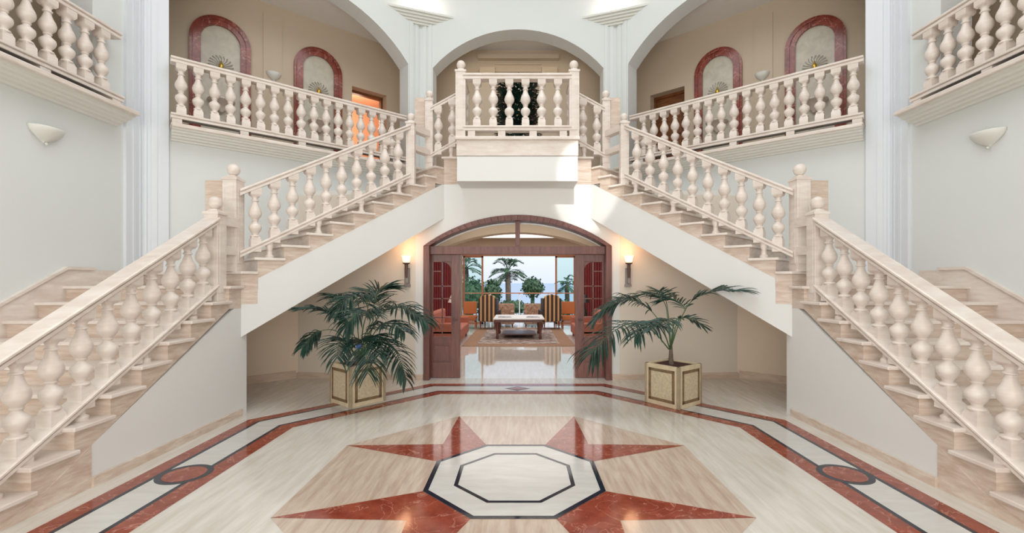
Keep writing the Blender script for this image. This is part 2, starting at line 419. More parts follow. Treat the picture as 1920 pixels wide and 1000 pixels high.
# skirtings
for s in (-1, 1):
    nm = SIDE[s]
    w = MB()
    w.sweep([(0, 0), (-0.03, 0), (-0.03, 0.085), (-0.015, 0.10), (0, 0.10)], lambda p, q, ww: (s*(1.62+ww*2.30), 7.85+max(0, (ww*2.30-0.13))*0.086+p, q), 0.0, 1.0)
    w.sweep([(0, 0), (-0.03, 0), (-0.03, 0.12), (-0.015, 0.135), (0, 0.135)], lambda p, q, ww: (*d2(s, ww, p), q), 0.0, 2.1)
    struct(w.build('baseboard_back_'+nm, M['base_stone']), 'travertine skirting in the %s recess' % nm)
    w = MB()
    w.box(s*(FX-0.025), s*FX, 3.76, FY, 0, 0.085)
    struct(w.build('baseboard_stair_'+nm, M['tread']), 'marble skirting at the foot of the %s stair wall' % nm)

# corner pilasters (reeded, bluish white) and the small ones under the uplighter brackets
for s in (-1, 1):
    nm = SIDE[s]
    w = MB()
    def rib(a, b, pr, side):
        if side == 0: w.sweep([(a, 0.0), (b, 0.0), (b, TOPZ), (a, TOPZ)], lambda p, q, ww: (s*(BX+ww), BY-p, q), -pr, 0.02)
        else: w.sweep([(a, 0.0), (b, 0.0), (b, TOPZ), (a, TOPZ)], lambda p, q, ww: (*d2(s, p, ww), q), -pr, 0.02)
    rib(-0.03, 0.27, 0.04, 0); rib(-0.02, 0.335, 0.04, 1)
    rib(0.03, 0.05, 0.055, 0); rib(0.11, 0.16, 0.05, 0)
    rib(0.05, 0.08, 0.055, 1); rib(0.13, 0.20, 0.05, 1)
    struct(w.build('trim_corner_'+nm, M['pilaster']), 'bluish white reeded corner pilaster on the %s' % nm)
    w = MB()
    for a, b in ((LD-0.26, LD-0.17), (LD-0.13, LD-0.05)):
        w.sweep([(a, 4.0), (b, 4.0), (b, 7.08), (a, 7.08)], lambda p, q, ww: (*d2(s, p, ww), q), -0.02, 0.02)
    for a, b in ((AX-0.13, AX-0.05), (AX-0.24, AX-0.17)):
        w.box(s*a, s*b, AY-0.02, AY+0.02, 4.0, 7.08)
    struct(w.build('trim_arch_'+nm, M['plaster']), 'slim pilaster strips between the arches on the %s' % nm)
    # stepped triangular uplighter bracket in the corner
    th = thing('uplighter_bracket', 'stepped triangular plaster uplighter in the corner %s of the centre arch' % nm, 'wall light', 'corner uplighters', (s*AX, AY, 7.1))
    w = MB()
    Lp = Vector(d2(1, 3.80)); Rp = Vector((1.34, AY)); Ap = Vector((AX, AY))
    for k in range(5):
        g = 1-0.165*k
        a_ = Ap+(Lp-Ap)*g; b_ = Ap+(Rp-Ap)*g
        w.prism([(s*(a_.x-AX), a_.y-AY), (s*(b_.x-AX), b_.y-AY), (0, 0)], 0.15-0.042*k-0.042, 0.15-0.042*k)
    w.build('bracket', M['shell'], th)
    mid = (Lp+Rp)/2*0.6+Ap*0.4
    w = MB(); w.box(s*(mid.x-AX)-0.10, s*(mid.x-AX)+0.10, mid.y-AY-0.04, mid.y-AY+0.04, 0.15, 0.19)
    w.build('lamp', M['lamp_glow'], th)
    point('uplighter_light', (s*mid.x, mid.y, 7.38), 9, (1, 0.9, 0.78), 0.06)

# ------------------------------------------------------------------ staircases
for s in (-1, 1):
    nm = SIDE[s]
    st = thing('staircase', 'travertine staircase climbing along the %s side to the central platform' % nm, 'staircase', 'mirrored staircases', (s*FX, 3.2, 0))
    O = Vector(st.location)
    def L(p): return (p[0]-O.x, p[1]-O.y, p[2]-O.z)
    def MBL(): return MB()
    # masonry body: lower flight (white face)
    w = MB()
    D = 0.28
    pr = [(3.76, 0.0), (FY+0.12, 0.0), (FY+0.12, nose1(FY)-D), (3.76, nose1(3.76)-D)]
    w.sweep(pr, lambda p, q, ww: L((s*ww, p, q)), FX+0.002, BX+0.015)
    w.build('stair_wall', M['stair_plaster'], st)
    w = MB()
    def soff(t): return 0.99+0.588*t
    pr = [(0.0, soff(0)), (3.04, soff(3.04)), (3.04, nose2(3.04)-0.27), (0.19, nose2(0.19)-0.27), (0.19, nose2(0.19)-0.42), (0.0, nose2(0.0)-0.5)]
    w.sweep(pr, lambda p, q, ww: L((*f2(s, p, ww), q)), 0.002, 1.93)
    w.build('stair_soffit_wall', M['stair_plaster'], st)
    def block(k, poly, zb):
        w = MB(); w.prism([L((x, y, 0))[:2] for x, y in poly], zb, RIS*k-0.035)
        return w.build('step', M['tread'], st)
    def tread_slab(k, poly, par):
        w = MB(); w.prism([L((x, y, 0))[:2] for x, y in poly], RIS*k-0.035, RIS*k)
        return w.build('tread', M['stone'], par, bevel=0.008)
    ov = 0.045
    for k in range(1, 9):
        y0 = 3.94+TR1*(k-4); y1 = y0+TR1
        w = MB()
        zb0 = max(0.0, nose1(y0)-D); zb1 = max(0.0, nose1(y1)-D)
        if y0 < 3.76: zb0 = 0
        if y1 < 3.77: zb1 = 0
        pr = [(y0, zb0), (y0, RIS*k-0.035), (y1, RIS*k-0.035), (y1, zb1)]
        if y0 < 3.76 < y1: pr = [(y0, 0), (y0, RIS*k-0.035), (y1, RIS*k-0.035), (y1, nose1(y1)-D), (3.76, nose1(3.76)-D), (3.76, 0)]
        w.sweep(pr, lambda p, q, ww: L((s*ww, p, q)), FX, BX+0.02)
        b = w.build('step', M['tread'], st)
        tread_slab(k, [(s*(FX-ov), y0-ov), (s*(BX+0.02), y0-ov), (s*(BX+0.02), y1+0.01), (s*(FX-ov), y1+0.01)], b)
    # marble pier at the foot
    w = MB()
    pr = [(2.98, 0.0), (3.80, 0.0), (3.80, nose1(3.80)-D), (2.98, 0.0)]
    w.sweep([(2.98, 0), (3.76, 0), (3.76, nose1(3.76)-D), (3.4, nose1(3.4)-D)], lambda p, q, ww: L((s*ww, p, q)), FX-0.005, BX+0.03)
    w.build('stair_foot', M['tread'], st)
    # corner winders
    b = block(9, [(s*FX, 5.54), (s*BX, 5.54), (s*BX, BY), (s*FX, FY)], nose1(5.54)-D)
    tread_slab(9, [(s*(FX-ov), 5.54-ov), (s*BX, 5.54-ov), (s*BX, BY), (s*(FX-ov), FY)], b)
    q1 = f2(s, 0.187); q2 = f2(s, 0.187, 1.93)
    b = block(10, [(s*FX, FY), (s*BX, BY), q2, q1], RIS*8-0.05)
    qa = (s*(FX-ov), FY-0.07); tread_slab(10, [qa, (s*BX, BY-0.07), q2, f2(s, 0.187, -ov)], b)
    TT = {k: 0.187+TR2*(k-11) for k in range(11, 19)}; TT[19] = 2.66; TT[20] = 2.86
    for k in range(11, 20):
        t0, t1 = TT[k], TT[k+1]
        w = MB()
        pr = [(t0, nose2(t0)-0.27), (t0, RIS*k-0.035), (t1, RIS*k-0.035), (t1, nose2(t1)-0.27)]
        w.sweep(pr, lambda p, q, ww: L((*f2(s, p, ww), q)), 0.0, 1.9)
        b = w.build('step', M['tread'], st)
        tread_slab(k, [f2(s, t0-ov, -ov), f2(s, t0-ov, 1.9), f2(s, t1+0.01, 1.9), f2(s, t1+0.01, -ov)], b)
    p0 = f2(s, 2.86)
    b = block(20, [p0, (s*1.262, 7.845), (s*1.262, 9.6), (s*2.02, 9.6), f2(s, 2.86, 1.9)], 3.35)
    tread_slab(20, [f2(s, 2.82, -ov), (s*1.262, 7.80), (s*1.262, 9.6), (s*2.02, 9.6), f2(s, 2.82, 1.9)], b)
    b = block(21, [(s*1.0, 7.84), (s*1.262, 7.84), (s*1.262, 9.6), (s*1.0, 9.6)], 3.39)
    tread_slab(21, [(s*1.0, 7.80), (s*1.30, 7.80), (s*1.30, 9.6), (s*1.0, 9.6)], b)
    # sloping marble wall string on the outer walls
    w = MB()
    hy = 0.20
    y_end = 5.54
    w.sweep([(2.6, 0), (2.6, nose1(2.6)+hy), (y_end, nose1(y_end)+hy), (6.2, nose1(y_end)+hy), (6.2, 1.25), (y_end, nose1(y_end)-0.4), (3.3, 0)], lambda p, q, ww: L((s*ww, p, q)), BX-0.02, BX+0.012)
    w.sweep([(2.6, nose1(2.6)+hy), (2.6, nose1(2.6)+hy+0.035), (y_end, nose1(y_end)+hy+0.035), (5.9, nose1(y_end)+hy+0.035), (5.9, nose1(y_end)+hy), (y_end, nose1(y_end)+hy)], lambda p, q, ww: L((s*ww, p, q)), BX-0.045, BX+0.01)
    w.build('wall_string', M['stone'], st)

# platform box
pf = thing('platform', 'white projecting box platform above the arched doorway', 'balcony', None, (0, 7.85, 3.29))
w = MB(); w.box(-0.965, 0.965, -0.55, 0.0, 0.0, 0.40); w.build('lower_box', M['stair_plaster'], pf, bevel=0.006)
w = MB(); w.box(-0.972, 0.972, -0.558, 0.01, 0.405, 0.655); w.build('fascia', M['stone'], pf, bevel=0.006)
w = MB(); w.box(-0.995, 0.995, -0.60, 0.01, 0.655, 0.71); w.build('slab_edge', M['stone'], pf, bevel=0.012)
w = MB(); w.box(-1.0, 1.0, 7.86, 10.85, 3.72, 4.0); w.box(-AX-0.3, -1.0, 9.62, 10.85, 3.72, 4.0); w.box(1.0, AX+0.3, 9.62, 10.85, 3.72, 4.0)
w.box(-1.29, 1.29, 7.845, 8.1, 3.36, 3.40)
struct(w.build('floor', M['tread']), 'stone landing behind the platform')

# ledges under the upper balustrades
LEDGE = [(0.0, 3.80), (-0.05, 3.80), (-0.06, 3.825), (-0.11, 3.83), (-0.12, 3.855), (-0.17, 3.86), (-0.18, 3.885), (-0.23, 3.89), (-0.24, 3.915), (-0.28, 3.92), (-0.28, 3.945), (0.0, 3.945)]
LSLAB = [(0.0, 3.945), (-0.33, 3.945), (-0.335, 3.955), (-0.335, 3.985), (-0.325, 4.0), (0.0, 4.0)]
for s in (-1, 1):
    nm = SIDE[s]
    w = MB(); w.sweep(LEDGE, lambda p, q, ww: (*d2(s, ww, p), q), 0.36, LD-0.12)
    w.sweep([(0, 3.98), (-0.3, 3.98), (-0.3, 4.0), (0.38, 4.0), (0.38, 3.98)], lambda p, q, ww: (*d2(s, ww, p), q), 0.345, 4.24)
    sl = MB(); sl.sweep(LSLAB, lambda p, q, ww: (*d2(s, ww, p), q), 0.355, LD-0.12)
    struct(sl.build('trim_slab_diagonal_'+nm, M['stone']), 'stone slab edge below the %s corridor balustrade' % nm)
    struct(w.build('trim_ledge_diagonal_'+nm, M['shell']), 'coved ledge below the %s corridor balustrade' % nm)
    w = MB(); w.sweep(LEDGE, lambda p, q, ww: (s*(BX+p), BY-ww, q), 0.40, 5.0)
    w.sweep([(0, 3.98), (-0.3, 3.98), (-0.3, 4.0), (0.4, 4.0), (0.4, 3.98)], lambda p, q, ww: (s*(BX+p), BY-ww, q), 0.74, 4.4)
    sl = MB(); sl.sweep(LSLAB, lambda p, q, ww: (s*(BX+p), BY-ww, q), 0.395, 5.0)
    struct(sl.build('trim_slab_side_'+nm, M['stone']), 'stone slab edge below the %s gallery balustrade' % nm)
    struct(w.build('trim_ledge_side_'+nm, M['shell']), 'coved ledge below the %s gallery balustrade' % nm)

# ------------------------------------------------------------------ balusters and newels
BH = 0.74
def baluster_mesh(name, ext_lo, ext_hi, n=20):
    w = MB()
    r4 = math.sqrt(2)
    w.lathe([(0.060*r4, -ext_lo), (0.060*r4, 0.085), (0.050*r4, 0.105), (0.046*r4, 0.125)], n=4)
    pr = [(0.052, 0.118), (0.056, 0.128), (0.052, 0.140), (0.036, 0.150), (0.038, 0.165), (0.056, 0.195), (0.068, 0.225), (0.071, 0.248),
          (0.066, 0.272), (0.048, 0.295), (0.034, 0.310), (0.031, 0.322), (0.040, 0.330), (0.042, 0.338), (0.036, 0.346),
          (0.046, 0.360), (0.064, 0.390), (0.0735, 0.422), (0.073, 0.445), (0.063, 0.480), (0.050, 0.515), (0.040, 0.548), (0.033, 0.572),
          (0.032, 0.580), (0.045, 0.588), (0.046, 0.598), (0.036, 0.606), (0.034, 0.622), (0.042, 0.640), (0.054, 0.655)]
    w.lathe([(rr_*(1.08 if rr_ > 0.05 else 1.0), zz_) for rr_, zz_ in pr], n=n)
    w.lathe([(0.046*r4, 0.648), (0.060*r4, 0.668), (0.064*r4, 0.675), (0.064*r4, BH+ext_hi)], n=4)
    me_o = w.build(name, M['stone'], smooth=True)
    me = me_o.data; bpy.data.objects.remove(me_o)
    return me
ME_FLAT = baluster_mesh('baluster_level', 0.005, 0.005)
ME_SLOPE = baluster_mesh('baluster_stair', 0.075, 0.03)
def put(me, name, parent, loc, rz=0.0):
    o = bpy.data.objects.new(name, me); COL.objects.link(o); o.parent = parent
    o.location = (loc[0]-parent.location.x, loc[1]-parent.location.y, loc[2]-parent.location.z); o.rotation_euler = (0, 0, rz)
    return o
def newel(parent, x, y, z0, z1, hw, rball, rz=0.0):
    o = bpy.data.objects.new('newel_post', None)
    w = MB()
    h = z1-z0
    w.box(-hw, hw, -hw, hw, 0, h-0.03)
    g = hw*0.6
    for a in range(4):
        m_ = Matrix.Rotation(a*PI/2, 4, 'Z')
        w.box(-g, g, -hw-0.006, -hw, 0.10, h-0.10, mat=m_)
    w.box(-hw-0.012, hw+0.012, -hw-0.012, hw+0.012, h-0.05, h-0.02)
    w.lathe([(hw*1.05*1.414, h-0.02), (hw*0.62*1.414, h+0.0), (hw*0.62*1.414, h+0.012)], n=4)
    p = w.build('newel_post', M['stone'], parent, bevel=0.005)
    p.location = (x-parent.location.x, y-parent.location.y, z0-parent.location.z); p.rotation_euler = (0, 0, rz)
    w = MB()
    zc = h+0.012+rball*1.05
    pr = [(rball*0.62, h+0.008), (rball*0.62, h+0.018)] + [(rball*math.cos(a), zc+rball*math.sin(a)) for a in [math.radians(v) for v in range(-66, 90, 12)]] + [(0.002, zc+rball)]
    w.lathe(pr, n=20)
    w.build('ball_finial', M['stone'], p, smooth=True)
    return p
def rail_prof(wd, h):
    a = wd/2
    hf = [(a*0.78, 0), (a*0.84, h*0.08), (a*0.84, h*0.42), (a*0.70, h*0.48), (a*0.70, h*0.58), (a*0.97, h*0.63), (a, h*0.70), (a, h*0.88), (a*0.9, h)]
    return hf+[(-x, z) for x, z in reversed(hf)]
def rail(parent, name, pA, pB, wd, h, mat='stone'):
    """rail between two points (bottom of the rail), level cross direction"""
    A, B = Vector(pA), Vector(pB)
    d = Vector((B.x-A.x, B.y-A.y, 0)).normalized(); n = Vector((-d.y, d.x, 0))
    w = MB(); O = parent.location
    pr = rail_prof(wd, h)
    vs = [tuple(A+n*p+Vector((0, 0, q))-O) for p, q in pr]+[tuple(B+n*p+Vector((0, 0, q))-O) for p, q in pr]
    k = len(pr)
    w.add(vs, [tuple(range(k)), tuple(range(k, 2*k))]+[(i, (i+1) % k, k+(i+1) % k, k+i) for i in range(k)])
    return w.build(name, M[mat], parent)
def block_part(parent, name, x, y, hx, hy, z0, z1, rz, mat='stone'):
    w = MB(); w.box(-hx, hx, -hy, hy, 0, z1-z0)
    p = w.build(name, M[mat], parent, bevel=0.006)
    p.location = (x-parent.location.x, y-parent.location.y, z0-parent.location.z); p.rotation_euler = (0, 0, rz)
    return p

for s in (-1, 1):
    nm = SIDE[s]
    ANG = math.atan2(SF, -s*CF)          # direction of second flight
    # lower flight
    X1 = 3.60
    b1 = thing('stair_balustrade', 'sloping stone balustrade of the lower flight on the %s' % nm, 'balustrade', 'stair balustrades', (s*X1, 3.5, 0.5))
    def zr(y): return nose1(y)+0.80
    def zb(y): return nose1(y)+0.01
    ya, yb = 2.55, 5.42
    rail(b1, 'handrail', (s*X1, ya, zr(ya)), (s*X1, yb, zr(yb)), 0.19, 0.085)
    rail(b1, 'bottom_rail', (s*X1, ya, zb(ya)), (s*X1, yb, zb(yb)), 0.17, 0.08)
    for i in range(12):
        y = 5.26-0.243*i
        if y < ya: break
        put(ME_SLOPE, 'baluster', b1, (s*X1, y, zb(y)+0.055))
    for k in (1, 3, 5, 7):
        y = 3.94+TR1*(k-4)+0.17
        w = MB(); w.lathe([(0.058, 0), (0.058, 0.03), (0.038, 0.05), (0.034, 0.09), (0.05, 0.13), (0.05, 0.16)], n=16)
        p = w.build('foot', M['stone'], b1, smooth=True); p.location = (0, y-3.5, RIS*k-0.5)
    newel(b1, s*X1, 2.45, 0.0, 1.05, 0.085, 0.078)
    n1 = newel(b1, s*3.605, 5.48, RIS*8, 2.54, 0.082, 0.077)
    # second flight
    off = 0.12
    b2 = thing('stair_balustrade', 'sloping stone balustrade of the upper flight on the %s' % nm, 'balustrade', 'stair balustrades', (*f2(s, 1.2, off), 2.4))
    def P(t, z): x, y = f2(s, t, off); return (x, y, z)
    def zr2(t): return nose2(t)+0.89
    def zb2(t): return nose2(t)+0.10
    rail(b2, 'handrail', P(0.0, zr2(0.0)), P(2.42, zr2(2.42)), 0.17, 0.085)
    rail(b2, 'bottom_rail', P(0.0, zb2(0.0)), P(2.42, zb2(2.42)), 0.16, 0.08)
    for i in range(10):
        t = 0.185+0.2275*i
        put(ME_SLOPE, 'baluster', b2, P(t, zb2(t)+0.055), ANG)
    for k in (11, 13, 15, 17):
        t = 0.187+TR2*(k-11)+0.17
        w = MB(); w.lathe([(0.055, 0), (0.055, 0.03), (0.036, 0.05), (0.032, 0.11), (0.05, 0.16), (0.05, 0.21)], n=16)
        p = w.build('foot', M['stone'], b2, smooth=True); q = P(t, RIS*k); p.location = Vector(q)-b2.location
    x2, y2 = s*3.625, 5.86
    newel(b2, x2, y2, RIS*10, 3.03, 0.088, 0.077)
    block_part(b2, 'pier', s*3.90, 5.99, 0.12, 0.09, 2.49, 3.0, 0, 'tread')
    block_part(b2, 'link_rail', s*3.615, 5.67, 0.085, 0.19, 2.37, 2.49, 0)
    block_part(b2, 'link_rail', s*3.615, 5.72, 0.08, 0.16, 2.02, 2.13, 0)
    xa, ya_ = f2(s, 2.47, off)
    newel(b2, xa, ya_, RIS*18, 4.33, 0.068, 0.062, 0)
    # short top flight
    b3 = thing('stair_balustrade', 'short balustrade stepping up from the %s flight to the platform' % nm, 'balustrade', 'stair balustrades', (s*1.2, 7.93, 4.0))
    newel(b3, s*1.53, 7.95, RIS*20, 4.86, 0.066, 0.066, 0)
    block_part(b3, 'pier', s*1.69, 8.0, 0.09, 0.07, 4.29, 4.88, 0, 'tread')
    lx, ly = (xa+s*1.53)/2, (ya_+7.95)/2
    dd = Vector((s*1.53-xa, 7.95-ya_)); an = math.atan2(dd.y, dd.x)
    block_part(b3, 'link_rail', lx, ly, dd.length/2, 0.06, 4.18, 4.29, an)
    block_part(b3, 'link_rail', lx, ly, dd.length/2, 0.06, 3.86, 3.96, an)
    rail(b3, 'handrail', (s*1.50, 7.93, 4.62), (s*0.93, 7.93, 4.93), 0.14, 0.08)
    rail(b3, 'bottom_rail', (s*1.50, 7.93, 3.82), (s*0.93, 7.93, 4.13), 0.14, 0.075)
    for xx in (1.37, 1.13):
        zz = 3.82+(1.50-xx)*0.544+0.06
        o = put(ME_SLOPE, 'baluster', b3, (s*xx, 7.93, zz)); o.scale = (1, 1, 0.985)
    w = MB(); w.lathe([(0.05, 0), (0.05, 0.02), (0.034, 0.04), (0.03, 0.08), (0.045, 0.12), (0.045, 0.2)], n=16)
    p = w.build('foot', M['stone'], b3, smooth=True); p.location = (s*(1.15-1.2), 0.0, RIS*21-4.0)
    # corridor balustrade on the diagonal wall
    wo_ = -0.19
    b4 = thing('corridor_balustrade', 'level stone balustrade under the wide %s arch' % nm, 'balustrade', 'upper corridor balustrades', (*d2(s, 2.2, wo_), 4.0))
    def Q(t, z): x, y = d2(s, t, wo_); return (x, y, z)
    ta, tb = 0.345, LD-0.45
    rail(b4, 'handrail', Q(ta, 4.905), Q(tb, 4.905), 0.17, 0.085)
    rail(b4, 'bottom_rail', Q(ta, 4.085), Q(tb, 4.085), 0.16, 0.08)
    a2 = math.atan2(S2, -s*C2)
    for i in range(17):
        t = 0.47+0.2085*i
        put(ME_FLAT, 'baluster', b4, Q(t, 4.165), a2)
    for i in range(5):
        t = 0.42+i*0.86
        block_part(b4, 'foot', *Q(t, 0)[:2], 0.06, 0.06, 4.0, 4.085, a2)
    # side gallery balustrade
    X5 = BX-0.15
    b5 = thing('gallery_balustrade', 'level stone balustrade high on the %s side wall' % nm, 'balustrade', 'upper gallery balustrades', (s*X5, 4.8, 4.0))
    rail(b5, 'handrail', (s*X5, 6.08, 4.905), (s*X5, 2.6, 4.905), 0.17, 0.085)
    rail(b5, 'bottom_rail', (s*X5, 6.12, 4.085), (s*X5, 2.6, 4.085), 0.16, 0.08)
    for i in range(14):
        put(ME_FLAT, 'baluster', b5, (s*X5, 5.86-0.222*i, 4.165), 0)
    for i in range(4):
        block_part(b5, 'foot', s*X5, 6.02-0.9*i, 0.06, 0.06, 4.0, 4.085, 0)

# platform balustrade
b6 = thing('platform_balustrade', 'front stone balustrade of the central platform between two ball newels', 'balustrade', None, (0, 7.33, 4.0))
rail(b6, 'handrail', (-0.86, 7.33, 4.91), (0.86, 7.33, 4.91), 0.17, 0.09)
rail(b6, 'bottom_rail', (-0.86, 7.33, 4.09), (0.86, 7.33, 4.09), 0.16, 0.08)
for i in range(6): put(ME_FLAT, 'baluster', b6, (-0.645+0.258*i, 7.33, 4.17))
for x in (-0.73, -0.25, 0.25, 0.73): block_part(b6, 'foot', x, 7.33, 0.06, 0.06, 4.0, 4.09, 0)
for s in (-1, 1):
    newel(b6, s*0.905, 7.345, 4.0, 5.08, 0.078, 0.07)
    rail(b6, 'side_rail', (s*0.905, 7.40, 4.91), (s*0.905, 7.95, 4.91), 0.14, 0.08)
    rail(b6, 'side_rail', (s*0.905, 7.40, 4.09), (s*0.905, 7.95, 4.09), 0.14, 0.08)
    put(ME_FLAT, 'baluster', b6, (s*0.905, 7.62, 4.17))
    block_part(b6, 'side_post', s*0.905, 7.93, 0.06, 0.06, 4.0, 4.92, 0)

# ------------------------------------------------------------------ main arched door
dr = MB()
def archframe(mb, xo, zs, rise, wd, y0, y1, mi=0):
    o_ = arch_pts(-xo, xo, zs, rise, 28); i_ = arch_pts(-xo+wd, xo-wd, zs+0.0, rise-wd*0.95, 28)
    for a, b_, c_, d_ in zip(o_[:-1], o_[1:], i_[1:], i_[:-1]):
        mb.sweep([a, b_, c_, d_], lambda p, q, ww: (p, ww, q), y0, y1, mi)
    for s in (-1, 1):
        mb.box(s*xo, s*(xo-wd), y0, y1, 0, zs, mi)
archframe(dr, 1.61, 2.30, 0.53, 0.10, 7.81, 8.12)
dr.box(-1.51, 1.51, 7.90, 8.08, 2.16, 2.30); dr.box(-0.04, 0.04, 7.93, 8.05, 2.30, 2.76)
door = struct(dr.build('door_1', M['wood'], bevel=0.004), 'arched mahogany door frame with transom light')
g = MB()
ap = arch_pts(-1.5, 1.5, 2.30, 0.42)
g.sweep(ap, lambda p, q, ww: (p, ww, q), 8.0, 8.006)
g.build('transom_glass', M['glass'], door)
g = MB()
oa = arch_pts(-1.47, 1.47, 2.31, 0.415, 28); ia = arch_pts(-1.44, 1.44, 2.31, 0.39, 28)
for a, b_, c_, d_ in zip(oa[:-1], oa[1:], ia[1:], ia[:-1]): g.sweep([a, b_, c_, d_], lambda p, q, ww: (p, ww, q), 8.05, 8.08)
g.build('white_bead', M['white'], door)  # thin white arc added for the light reflected along the glass rebate
for s in (-1, 1):
    lf = MB()
    x0, x1 = 1.005, 1.51               # leaf from free edge to the jamb
    y0, y1 = 7.99, 8.04
    def bx(a, b, za, zb, ya=y0, yb=y1, mi=0): lf.box(s*a, s*b, ya, yb, za, zb, mi)
    bx(x0, x0+0.155, 0.01, 2.16); bx(x1-0.03, x1, 0.01, 2.16)
    bx(x0+0.155, x1-0.03, 2.03, 2.16); bx(x0+0.155, x1-0.03, 0.01, 0.28); bx(x0+0.155, x1-0.03, 0.60, 0.72)
    bx(x0+0.155, x1-0.03, 0.28, 0.60, 8.0, 8.03); bx(x0+0.19, x1-0.065, 0.315, 0.565, 7.985, 8.0)
    # quarter-arched corner of the glazed part
    cxg, czg, rg = x0+0.155+0.16, 1.87, 0.16
    qq = [(cxg-rg*math.cos(a), czg+rg*math.sin(a)) for a in [i*PI/2/8 for i in range(9)]]
    for a, b_ in zip(qq[:-1], qq[1:]):
        lf.sweep([a, b_, (b_[0], 2.04), (a[0], 2.04)], lambda p, q, ww: (s*p, ww, q), y0, y1)
    lo = lf.build('door_leaf', M['wood'], door, bevel=0.003)
    mu = MB()
    mu.box(s*(x0+0.305), s*(x0+0.325), 8.0, 8.03, 0.72, 2.03)
    for z in (1.05, 1.38, 1.60): mu.box(s*(x0+0.155), s*(x1-0.03), 8.0, 8.03, z, z+0.018)
    mu.box(s*(x0+0.155+0.16), s*(x1-0.03), 8.0, 8.03, 1.86, 1.878)
    mu.build('muntin', M['wood'], lo)
    gg = MB(); gg.box(s*(x0+0.155), s*(x1-0.03), 8.012, 8.016, 0.72, 2.03); gg.build('glass_pane', M['glass'], lo)
    hh = MB(); hh.tube([(s*(x0+0.06), 7.95, 1.02), (s*(x0+0.13), 7.95, 1.02)], 0.012); hh.tube([(s*(x0+0.06), 7.99, 1.02), (s*(x0+0.06), 7.95, 1.02)], 0.01)
    hh.build('door_handle', M['bronze'], lo)

# ------------------------------------------------------------------ wall niches
def niche(place, nm, label, loc):
    th = thing('wall_niche', label, 'wall niche', 'red marble framed niches', loc)
    O = Vector(loc)
    def arc(r, zs=6.09, n=20): return [(-r, 4.0)]+[(r*math.cos(PI-PI*i/n), zs+r*math.sin(PI*i/n)) for i in range(n+1)]+[(r, 4.0)]
    o_ = arc(0.48); i_ = arc(0.31)
    w = MB()
    for a, b_, c_, d_ in zip(o_[:-1], o_[1:], i_[1:], i_[:-1]):
        w.sweep([a, b_, c_, d_], lambda p, q, ww: tuple(Vector(place(p, q, ww))-O), -0.055, 0.02)
    o2 = arc(0.435); i2 = arc(0.40)
    for a, b_, c_, d_ in zip(o2[:-1], o2[1:], i2[1:], i2[:-1]):
        w.sweep([a, b_, c_, d_], lambda p, q, ww: tuple(Vector(place(p, q, ww))-O), -0.072, -0.05)
    w.build('marble_surround', M['red_frame'], th)
    w = MB(); w.sweep(i_, lambda p, q, ww: tuple(Vector(place(p, q, ww))-O), -0.012, 0.02)
    w.build('back_panel', M['niche'], th)
    w = MB()
    for i in range(13):
        a = math.radians(-15+i*17.5)
        c_, s_ = math.cos(a), math.sin(a)
        pts = [place(0.05*c_, 5.66+0.05*s_, -0.02), place(0.15*c_+0.01*s_, 5.66+0.15*s_, -0.03), place(0.20*c_-0.02*s_, 5.66+0.20*s_+0.01*c_, -0.03)]
        w.tube([Vector(p)-O for p in pts], [0.004, 0.006, 0.010], 5)
    w.build('fan_ornament', M['grey_metal'], th)
    w = MB()
    pc = Vector(place(0, 5.66, -0.04))-O
    w.lathe([(0.005, -0.05), (0.03, -0.04), (0.045, -0.01), (0.04, 0.02), (0.02, 0.05), (0.012, 0.085), (0.002, 0.10)], tuple(pc), n=12)
    w.build('gold_spout', M['gold'], th, smooth=True)
    w = MB()
    pc = Vector(place(0, 5.0, -0.06))-O
    w.lathe([(0.03, -0.2), (0.06, -0.15), (0.16, -0.03), (0.22, 0.0), (0.22, 0.02), (0.1, 0.01)], tuple(pc), n=20)
    w.build('basin', M['stone'], th, smooth=True)
for s in (-1, 1):
    for (t, lb) in ((1.185, 'nearer the reeded corner pilaster'), (2.91, 'nearer the corridor doorway')):
        x, y = dc(s, t)
        niche(lambda p, q, ww: (*dc(s, t+p, ww), q), SIDE[s], 'arched red marble niche behind the %s balustrade, %s' % (SIDE[s], lb), (x, y, 4.0))
niche(lambda p, q, ww: (p*0.85, 10.8+ww, q-0.03), 'c', 'arched red marble niche behind the centre arch, mostly hidden by the rail', (0, 10.8, 4.0))

# ------------------------------------------------------------------ bowl sconces
def bowl(loc, ang, wd, ht, label, group):
    th = thing('wall_sconce', label, 'wall light', group, loc); th.rotation_euler = (0, 0, ang)
    w = MB(); n, m_ = 16, 8; o = 0
    for j in range(m_+1):
        u = j/m_; z = ht*(u-1); r = math.sin(u*PI/2)**0.8
        for i in range(n+1):
            a = PI*i/n
            w.v.append((math.cos(a)*wd/2*r, -math.sin(a)*wd*0.42*r, z))
    for j in range(m_):
        for i in range(n):
            a = j*(n+1)+i; w.f.append([a, a+1, a+n+2, a+n+1]); w.m.append(0)
    ob = w.build('bowl', M['shell'], th, smooth=True)
    sd = ob.modifiers.new('solid', 'SOLIDIFY'); sd.thickness = 0.012
    w = MB(); w.lathe([(0.004, -0.03), (0.016, -0.015), (0.012, 0.0)], (0, -0.03, -ht), n=10); w.build('finial', M['shell'], th, smooth=True)
for s, y, z in ((-1, 5.30, 3.47), (1, 5.28, 3.42)):
    bowl((s*BX, y, z), -s*PI/2 if s > 0 else PI/2, 0.38, 0.17, 'half bowl plaster sconce on the %s side wall above the lower stairs' % SIDE[s], 'side wall sconces')
